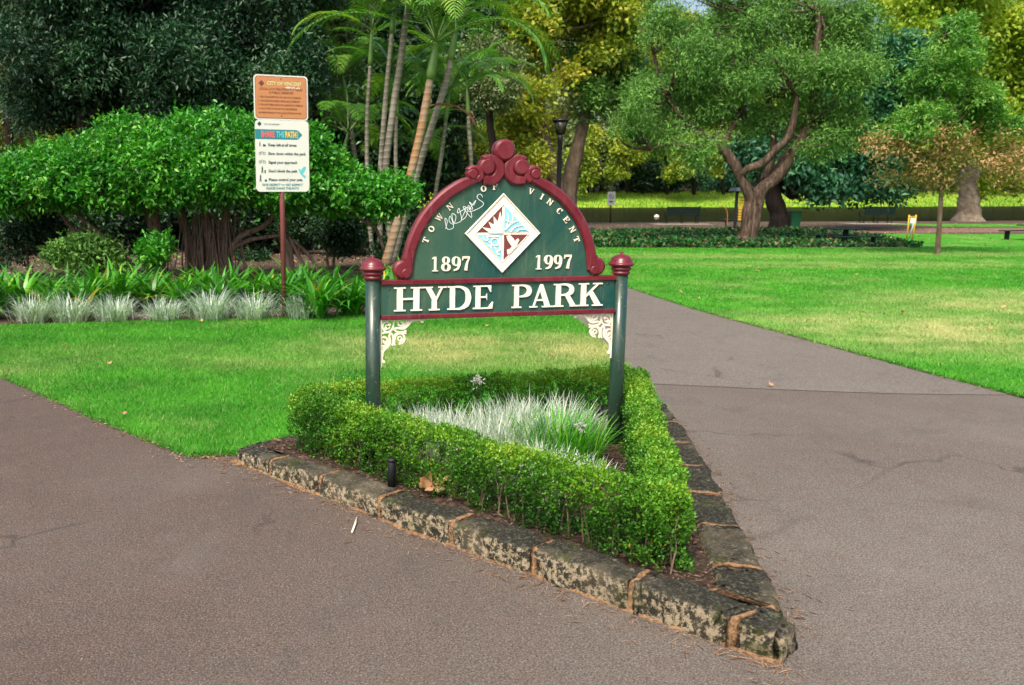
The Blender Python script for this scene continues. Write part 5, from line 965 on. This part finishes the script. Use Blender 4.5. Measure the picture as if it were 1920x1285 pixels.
for px, py in ((1277, 421), (1640, 420)):
    b = gp(px, py); sheet('bench_slab', [(b.x-1.5, b.y-.9), (b.x+1.5, b.y-.9), (b.x+1.5, b.y+.9), (b.x-1.5, b.y+.9)], .014, plain('slab', (.28, .24, .2), .9))
def picnic(loc, rz, label):
    t = empty('picnic_table', loc, rz, label, 'table', 'dark green picnic tables'); t.scale = (.78, .78, .72)
    MB().box((0, 0, .74), (1.35, .85, .05), None, .015).build('table_top', M['bench'], t)
    mb = MB(); mb.box((0, 0, .37), (.14, .14, .70)); mb.box((0, 0, .03), (.5, .5, .05)); mb.build('pedestal', M['bench'], t)
    for s_ in (-1, 1):
        sb = MB().box((0, s_*.85, .45), (1.9, .34, .045), None, .01).build('bench_seat', M['bench'], t)
        for q in (-.62, .62): MB().box((q, s_*.85, .22), (.07, .2, .42)).build('leg', M['bench'], sb)
b = gp(1590, 464); picnic((b.x+.15, b.y+.5, 0), R(4), 'dark green picnic table with benches on a slab near the ivy'); sheet('table_slab', [(b.x-1.9, b.y-.7), (b.x+1.5, b.y-.7), (b.x+1.4, b.y+1.6), (b.x-1.7, b.y+1.6)], .027, plain('pale_slab', (.32, .28, .24), .9))
b = gp(1925, 452); picnic((b.x+.3, b.y, 0), R(15), 'dark green picnic table cut off by the right edge of the picture')
b = gp(1488, 432); t = empty('wheelie_bin', (b.x-.05, b.y, 0), R(8), 'bright green wheeled rubbish bin beside the black trunk', 'bin'); t.scale = (.85, .85, .80)
MB().add([(-.22, -.24, .06), (.22, -.24, .06), (.22, .2, .06), (-.22, .2, .06), (-.28, -.3, .98), (.28, -.3, .98), (.28, .3, .98), (-.28, .3, .98)], [(3,2,1,0), (4,5,6,7), (0,1,5,4), (1,2,6,5), (2,3,7,6), (3,0,4,7)]).build('body', M['binred'], t)
MB().box((0, .0, 1.01), (.60, .66, .06), None, .02).build('lid', M['binred'], t)
for s_ in (-1, 1): MB().tube([(s_*.22, .24, .1), (s_*.27, .24, .1)], .1, 14).build('wheel', M['black'], t)
# yellow framed notice
b = gp(1707, 449); t = empty('yellow_notice_stand', (b.x, b.y, 0), R(6), 'yellow two-post stand holding a small white notice on the lawn', 'notice stand')
for s_ in (-1, 1): MB().tube([(s_*.11 - .03, 0, 0), (s_*.13, 0, .86)], .026, 8).build('post', M['yellow'], t)
MB().box((.0, -.03, .66), (.19, .012, .20)).build('notice', M['signwhite'], t); MB().box((.0, -.0, .8), (.26, .03, .03)).build('crossbar', M['yellow'], t)
b = gp(1714, 449); t = empty('leaning_steel_post', (b.x+.05, b.y+.4, 0), 0, 'thin leaning pale steel post right behind the yellow stand', 'post'); MB().tube([(0, 0, 0), (.14, 0, .72)], .025, 8).build('tube', M['steel'], t); MB().box((.15, -.01, .60), (.08, .02, .16)).build('tag_plate', M['steel'], t)
# small warning sign by the lake
b = Vector((at(1140, 415, 51).x, 50.5, 0)); t = empty('lakeside_sign', tuple(b), 0, 'small white picture sign on a post at the water edge', 'sign')
MB().tube([(0, 0, -.1), (0, 0, 1.65)], .04, 8).build('post', M['barkdark'], t); sg = MB().box((0, -.045, 1.32), (.42, .02, .72)).build('plate', M['signwhite'], t)
mb = MB(); Q = ell(0, 1.42, .12, .12, .03, .03, n=18); mb.ribbon(Q[1], Q[2], -.05, -.062, 0, True); mb.ribbon([(-.08, 1.50), (.08, 1.34)], .03, -.05, -.064); mb.poly([(-.12, 1.18), (.10, 1.18), (.06, 1.10), (-.10, 1.10)], -.05, -.062); mb.build('pictogram', M['darkprint'], sg)
# lamp post
Yl = 40.0; b = Vector((at(1046, 400, Yl).x, Yl, 0)); t = empty('lamp_post', tuple(b), 0, 'black lamp post with a flared lantern between the two leaning trunks', 'lamp')
m_ = Yl/F; ztop = at(1046, 222, Yl).z; zb_ = at(1046, 253, Yl).z
MB().lathe([(0, 0), (.16, 0), (.16, .3), (.11, .5), (.10, zb_-.25), (.15, zb_-.2), (.10, zb_-.12), (.14, zb_-.05), (0, zb_)], n=16).build('column', M['black'], t)
ln = MB().lathe([(.10, zb_), (.14, zb_), (.30, ztop-.1), (.28, ztop-.1), (.10, zb_)], n=6).build('lantern_glass', plain('dim_lantern_glass', (.035, .04, .022), .2), t)
for i in range(6): a = PI/3*i; MB().tube([(.15*math.cos(a), .15*math.sin(a), zb_), (.315*math.cos(a), .315*math.sin(a), ztop-.09)], .02, 5).build('lantern_rib', M['black'], ln)
MB().lathe([(0, ztop+.02), (.18, ztop), (.37, ztop-.07), (.37, ztop-.11), (0, ztop-.11)], n=6).build('lantern_cap', M['black'], t)
# small shelter behind the forked trunk with a yellow panel
Ys = 37.5; b = Vector((at(1396, 400, Ys).x, Ys, 0)); t = empty('roofed_board', tuple(b), 0, 'small dark roofed stand with a yellow slatted panel behind the forked trunk', 'shelter')
zt = at(1396, 347, Ys).z; MB().add([(-.55, -.4, zt-.25), (.55, -.4, zt-.25), (.55, .4, zt-.25), (-.55, .4, zt-.25), (-.50, -.35, zt-.1), (.50, -.35, zt-.1), (.50, .35, zt-.1), (-.50, .35, zt-.1)], [(3,2,1,0), (4,5,6,7), (0,1,5,4), (1,2,6,5), (2,3,7,6), (3,0,4,7)]).build('roof', plain('slate_roof', (.03, .045, .07), .6), t)
for s_ in (-.36, .4): MB().box((s_, 0, (zt-.25)/2), (.10, .10, zt-.26)).build('post', M['black'], t)
mb = MB(); 
for i in range(9): mb.box((-.12, 0, .55+i*.11), (.28, .03, .085))
mb.build('slat_panel', M['yellow'], t)
MB().tube(smooth_path([(-.62, .2, .2), (-.62, .2, .75), (-.72, .2, 1.0), (-.88, .2, 1.06)], 5), .022, 8).build('curved_handrail', M['orangep'], t)
b = gp(1361, 431); t = empty('pedestal_bowl', (b.x, b.y, 0), 0, 'low black pedestal bowl left of the forked trunk', 'drinking fountain'); MB().lathe([(0, 0), (.12, 0), (.05, .08), (.05, .32), (.10, .36), (.26, .42), (.28, .46), (0, .44)], n=16).build('pedestal', M['black'], t)
b = gp(1231, 413, -.1); t = empty('round_float', (b.x, b.y, -.1), 0, 'small round white float with a dark band at the near water edge', 'float'); MB().lathe([(0, 0), (.12, .04), (.17, .14), (.17, .2), (.12, .32), (0, .36)], n=16).build('ball', M['white_e'], t); MB().lathe([(.172, .14), (.176, .17), (.172, .2)], n=16).build('band', M['black'], t)
# low arched footbridge / culvert far behind
b = at(1207, 349, 122); t = empty('small_footbridge', tuple(b), R(5), 'thin pale arched rail among the far bank shrubs', 'bridge')
Q = [(x_, 0, .38 - .38*(x_/1.35)**2) for x_ in np.linspace(-1.35, 1.35, 13)]; MB().tube(Q, .06, 6).build('rail', M['steel'], t); MB().tube([(x_, .3, z_-.22) for x_, y_, z_ in Q], .08, 6).build('deck', M['barkdark'], t)
